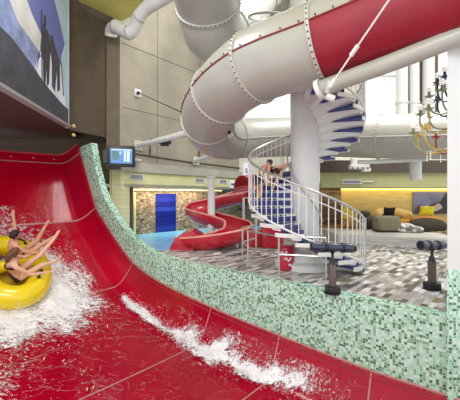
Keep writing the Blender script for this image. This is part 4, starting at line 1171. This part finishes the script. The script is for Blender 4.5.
def pillow(c, s, tilt=.25, rz=0):
    bm = B(); n = 12; G = [[None] * (n + 1) for _ in range(n + 1)]; K = [[None] * (n + 1) for _ in range(n + 1)]
    R = Matrix.Rotation(rz, 3, 'Z') @ Matrix.Rotation(tilt, 3, 'X')
    for i in range(n + 1):
        for j in range(n + 1):
            x = i / n * 2 - 1; z = j / n * 2 - 1
            t_ = ((1 - x * x) * (1 - z * z)) ** .45
            pin = 1 - .10 * (1 - abs(x * z)) * 1.0
            for q, g in ((-1, G), (1, K)):
                g[i][j] = bm.verts.new(Vector(c) + R @ Vector((x * pin * s[0] / 2, q * t_ * s[1] / 2, z * pin * s[2] / 2)))
    for i in range(n):
        for j in range(n):
            bm.faces.new((G[i][j], G[i + 1][j], G[i + 1][j + 1], G[i][j + 1])); bm.faces.new((K[i][j], K[i][j + 1], K[i + 1][j + 1], K[i + 1][j]))
    bmesh.ops.remove_doubles(bm, verts=bm.verts[:], dist=1e-4); return bm
def lp(px, py, d): return at(px, py, d)
# grey ottoman block
t = thing('ottoman', 'long grey-taupe upholstered block on the lounge platform', 'ottoman', (xat(387, 11), 11, .3))
bm = B(); soft(bm, (xat(386.5, 11), 11.0, .30 + .26), (.82, .5, .50)); obj('cushion_block', bm, M['grey_fabric'], t, angle=60)
bm = B(); box(bm, (xat(386.5, 11), 11.0, .32), (.76, .44, .04)); obj('base', bm, M['dark_bed'], t)
# cream round sofa with mustard seat
t = thing('round_sofa', 'cream bouclé round-backed sofa with mustard seat', 'sofa', (xat(392, 12.4), 12.4, .3))
bm = B(); cx0 = xat(391.5, 12.5)
pts_ = [(cx0 + .52 * math.cos(a), 12.35 + .45 * math.sin(a), .72 + .10 * math.sin(a)) for a in [PI * (-.12 + 1.24 * k / 14) for k in range(15)]]
tube(bm, pts_, [.12] + [.19] * 13 + [.12], 14); obj('backrest', bm, M['cream'], t, angle=60)
bm = B(); soft(bm, (cx0, 12.1, .50), (.98, .8, .24)); obj('seat_cushion', bm, M['mustard'], t, angle=60)
bm = B(); lathe(bm, [(.5, 0), (.52, .1)], (cx0, 12.3, .3), 28); obj('base', bm, M['mustard'], t)
tag(obj('throw_pillow', pillow((xat(390.5, 12.0), 12.1, .86), (.44, .18, .40)), M['cushion_dark'], angle=80), 'black square cushion on the cream sofa', 'cushion')
# patterned throw
bm = B(); ball(bm, (xat(405, 10.9), 10.9, .41), (.36, .25, .17), sub=4); ball(bm, (xat(414, 10.8), 10.8, .38), (.30, .22, .11), sub=4)
for v in bm.verts: v.co += v.co.normalized() * .04 * noise.noise(v.co * 7)
tag(obj('bean_bag', bm, M['throw'], angle=80), 'black and white patterned soft bag beside the grey ottoman', 'bean bag')
# daybed
t = thing('daybed', 'dark daybed with an amber top under the wall picture', 'bed', (xat(430, 11.6), 11.6, .3))
bm = B(); ball(bm, (xat(429, 11.2), 11.3, .44), (.62, .5, .30), sub=4)
for v in bm.verts: v.co.z = max(v.co.z, .3)
obj('bed_body', bm, M['dark_bed'], t, angle=80)
bm = B(); ball(bm, (xat(430, 11.3), 11.5, .62), (.52, .45, .17), sub=4); obj('mattress_top', bm, mat('amber_fabric', (168, 112, 40), .85, var=.12, vscale=9), t, angle=80)
tag(obj('throw_pillow', pillow((xat(428.5, 11.6), 11.7, .93), (.54, .2, .36)), M['cushion_yellow'], angle=80), 'bright lemon yellow cushion on the daybed under the picture', 'cushion')
# dark leather bag chair
bm = B(); ball(bm, (xat(370, 12), 12.0, .50), (.36, .34, .26), sub=4); ball(bm, (xat(367, 12), 12.2, .74), (.26, .22, .2), sub=4)
for v in bm.verts: v.co += Vector((1, .2, .6)) * .06 * noise.noise(v.co * 5)
tag(obj('bean_bag', bm, M['dark_bag'], angle=80), 'dark brown leather bean bag left of the grey ottoman', 'bean bag')
# wicker-like yellow chair
t = thing('lounge_chair', 'pale yellow moulded chair behind the stair handrail', 'chair', (xat(350, 12.3), 12.3, .0))
bm = B(); cxx = xat(351, 12.3)
for k in range(9):
    a = PI * (k / 8); x = cxx - .26 * math.cos(a)
    tube(bm, [(x, 12.45, .60), (x * .5 + cxx * .5, 12.55, .62 + .42 * math.sin(a) ** .6)], .03, 6)
tube(bm, [(cxx - .28 * math.cos(PI * k / 12), 12.5, .66 + .36 * math.sin(PI * k / 12)) for k in range(13)], .035, 8); obj('backrest', bm, M['cushion_yellow'], t)
bm = B(); soft(bm, (cxx, 12.2, .58), (.62, .6, .1)); obj('seat', bm, M['mustard'], t)
for sx in (-1, 1):
    for sy in (-1, 1):
        bm = B(); tube(bm, [(cxx + sx * .24, 12.2 + sy * .24, .3), (cxx + sx * .22, 12.2 + sy * .22, .55)], .022, 6); obj('leg', bm, M['cushion_yellow'], t)
# picture
PY = 13.46
t = thing('wall_picture', 'wide unframed mountain picture on the birch wall above the daybed', 'picture', (xat(431, PY), PY, 1.1))
def pp_(x, y): return Vector((xat(x, PY), PY, zat(y, PY)))
bm = B(); a = pp_(413, 214); b = pp_(450, 192); box(bm, ((a.x + b.x) / 2, PY, (a.z + b.z) / 2), (b.x - a.x, .05, b.z - a.z)); obj('canvas', bm, mat('picture_sky', (104, 104, 142), .5, var=.25, vscale=2), t, smooth=False)
for nm, pts, col, off in (('rock_print', [(414, 211), (418, 205), (424, 208), (431, 204), (440, 201), (445, 193), (450, 192.2), (450, 213.6), (414, 213.6)], (62, 48, 46), .028), ('snow_print', [(420, 209), (426, 205.5), (432, 207), (438, 203), (444, 207), (436, 211), (426, 212)], (170, 160, 168), .031), ('dark_print', [(440, 203), (446, 194), (450, 193), (450, 212), (443, 210)], (38, 32, 36), .034)):
    bm = B(); prism(bm, [pp_(x, y) - Vector((0, off, 0)) for x, y in pts], (0, .003, 0)); obj(nm, bm, mat('pic_' + nm, col, .5, var=.3, vscale=6), t, smooth=False)

# ================================================================== CHANDELIER
CHC = Vector((3.46, 5.0, 0))
ch = thing('chandelier', 'ornate multicoloured glass chandelier hanging beside the right column', 'chandelier', (CHC.x, CHC.y, 2.05))
bm = B(); lathe(bm, [(.001, 2.1), (.04, 2.14), (.02, 2.1), (.07, 2.2), (.03, 2.3), (.05, 2.5), (.02, 2.6), (.06, 2.8), (.02, 2.9), (.045, 3.05), (.015, 3.45)], (CHC.x, CHC.y, 0), 20)
obj('stem', bm, M['leafgreen'], ch)
bm = B(); tube(bm, [(CHC.x, CHC.y, 3.4), (CHC.x, CHC.y, 7.1)], .012, 6); obj('chain', bm, M['steel'], ch)
tiers = [(2.28, .60, 10, ['gold', 'gold', 'crimson', 'gold', 'leafgreen'], .20), (2.60, .50, 9, ['leafgreen', 'leafgreen', 'gold'], .18), (2.86, .38, 7, ['leafgreen', 'navyglass', 'leafgreen'], .18), (3.06, .27, 6, ['navyglass'], .2)]
for ti, (z0, rr, na, cols, up_) in enumerate(tiers):
    for k in range(na):
        a = 2 * PI * (k + .35 * ti) / na + .25; d = Vector((math.cos(a), math.sin(a), 0)); cc = Vector((CHC.x, CHC.y, z0)); mm = M[cols[k % len(cols)]]
        pth = crom([cc, cc + d * rr * .4 + Vector((0, 0, -.10)), cc + d * rr * .8 + Vector((0, 0, -.09)), cc + d * rr + Vector((0, 0, .04)), cc + d * rr + Vector((0, 0, up_))], 5)
        bm = B(); tube(bm, pth, .014, 7); e = pth[-1]
        arm = obj('arm', bm, mm, ch)
        bm = B(); lathe(bm, [(.012, -.02), (.05, .0), (.042, .02), (.022, .03), (.022, .09)], e, 14)
        for j in range(9):      # leaf ruff
            b_ = 2 * PI * j / 9; dv = Vector((math.cos(b_), math.sin(b_), 0)); sd_ = Vector((-dv.y, dv.x, 0))
            q0 = e + dv * .03; q1 = e + dv * .085 + Vector((0, 0, .015 - .05 * (j % 2)))
            v_ = [bm.verts.new(q0 + sd_ * .014), bm.verts.new(q0 - sd_ * .014), bm.verts.new(q1)]; w_ = bm.verts.new((q0 + q1) / 2 + Vector((0, 0, .016)))
            bm.faces.new((v_[0], v_[1], w_)); bm.faces.new((v_[1], v_[2], w_)); bm.faces.new((v_[2], v_[0], w_)); bm.faces.new((v_[0], v_[2], v_[1]))
        cup = obj('candle_cup', bm, mm, None); cup.parent = arm
        bm = B(); ball(bm, e + Vector((0, 0, .115)), (.044, .044, .05), sub=2); bb = obj('bulb', bm, M['bulb'], None); bb.parent = arm
bm = B()
for k in range(8):
    a = 2 * PI * k / 8; p = Vector((CHC.x + .42 * math.cos(a), CHC.y + .42 * math.sin(a), 2.17))
    tube(bm, [p, p - Vector((0, 0, .05))], .004, 4)
    for q in range(3): ball(bm, p - Vector((0, 0, .05 + q * .035)), (.011, .011, .017), sub=1)
obj('crystal_drops', bm, M['bulb'], ch)

# ================================================================== LIGHT
w = bpy.data.worlds.new('sky'); SC.world = w; w.use_nodes = True
nt = w.node_tree; bg = nt.nodes['Background']; bg.inputs['Color'].default_value = (.93, .96, 1.0, 1); bg.inputs['Strength'].default_value = 1.0
def area(name, loc, tgt, sx, sy, e, col=(1, 1, 1)):
    l = bpy.data.lights.new(name, 'AREA'); l.shape = 'RECTANGLE'; l.size = sx; l.size_y = sy; l.energy = e; l.color = col
    o = bpy.data.objects.new(name, l); COL.objects.link(o); o.location = loc
    o.rotation_euler = (Vector(tgt) - Vector(loc)).to_track_quat('-Z', 'Y').to_euler(); return o
area('overhead_fill', (3, 7, 10.5), (1, 7, 0), 7, 7, 1150, (1, 1, 1))  # unseen overhead area lamp, added to raise the general brightness
area('hall_front_fill', (-1.5, -1.5, 6.5), (-2, 6, 0), 5, 4, 340, (.97, .99, 1))  # added front fill, high behind the camera; no fitting modelled
area('slide_fill', (-3.0, 5.2, 6.9), (-4.2, 8, 0), 2.5, 2.5, 190, (.98, .99, 1))  # added fill that lifts the slide out of the ceiling slab's shade
area('pool_cove_light', tuple(onB(175, .5)[:2]) + (1.7,), tuple(onB(175, .2)[:2]) + (.6,), 3.5, .5, 50, (1, .82, .55)).rotation_euler.z = math.atan2(BD.y, BD.x)
area('lounge_cove_light', (7.0, 13.1, 1.70), (7.0, 13.35, .6), 7, .1, 15, (1, .86, .5))
area('lounge_downlight', (7.0, 12.0, 1.72), (7.0, 12.0, 0), 5, .5, 16, (1, .9, .75))

# ================================================================== CAMERA
cam = bpy.data.cameras.new('camera'); co = bpy.data.objects.new('camera', cam); COL.objects.link(co)
cam.sensor_fit = 'HORIZONTAL'; cam.sensor_width = 36; cam.lens = F / 460 * 36
cam.shift_y = (HY - 200) / 460.0
co.location = (0, 0, H); co.rotation_euler = (PI / 2, 0, 0)
cam.clip_start = .05; cam.clip_end = 200
SC.camera = co
SC.view_settings.view_transform = 'Standard'; SC.view_settings.look = 'None'; SC.view_settings.gamma = 1
SC.view_settings.use_curve_mapping = False; SC.view_settings.exposure = 0.45
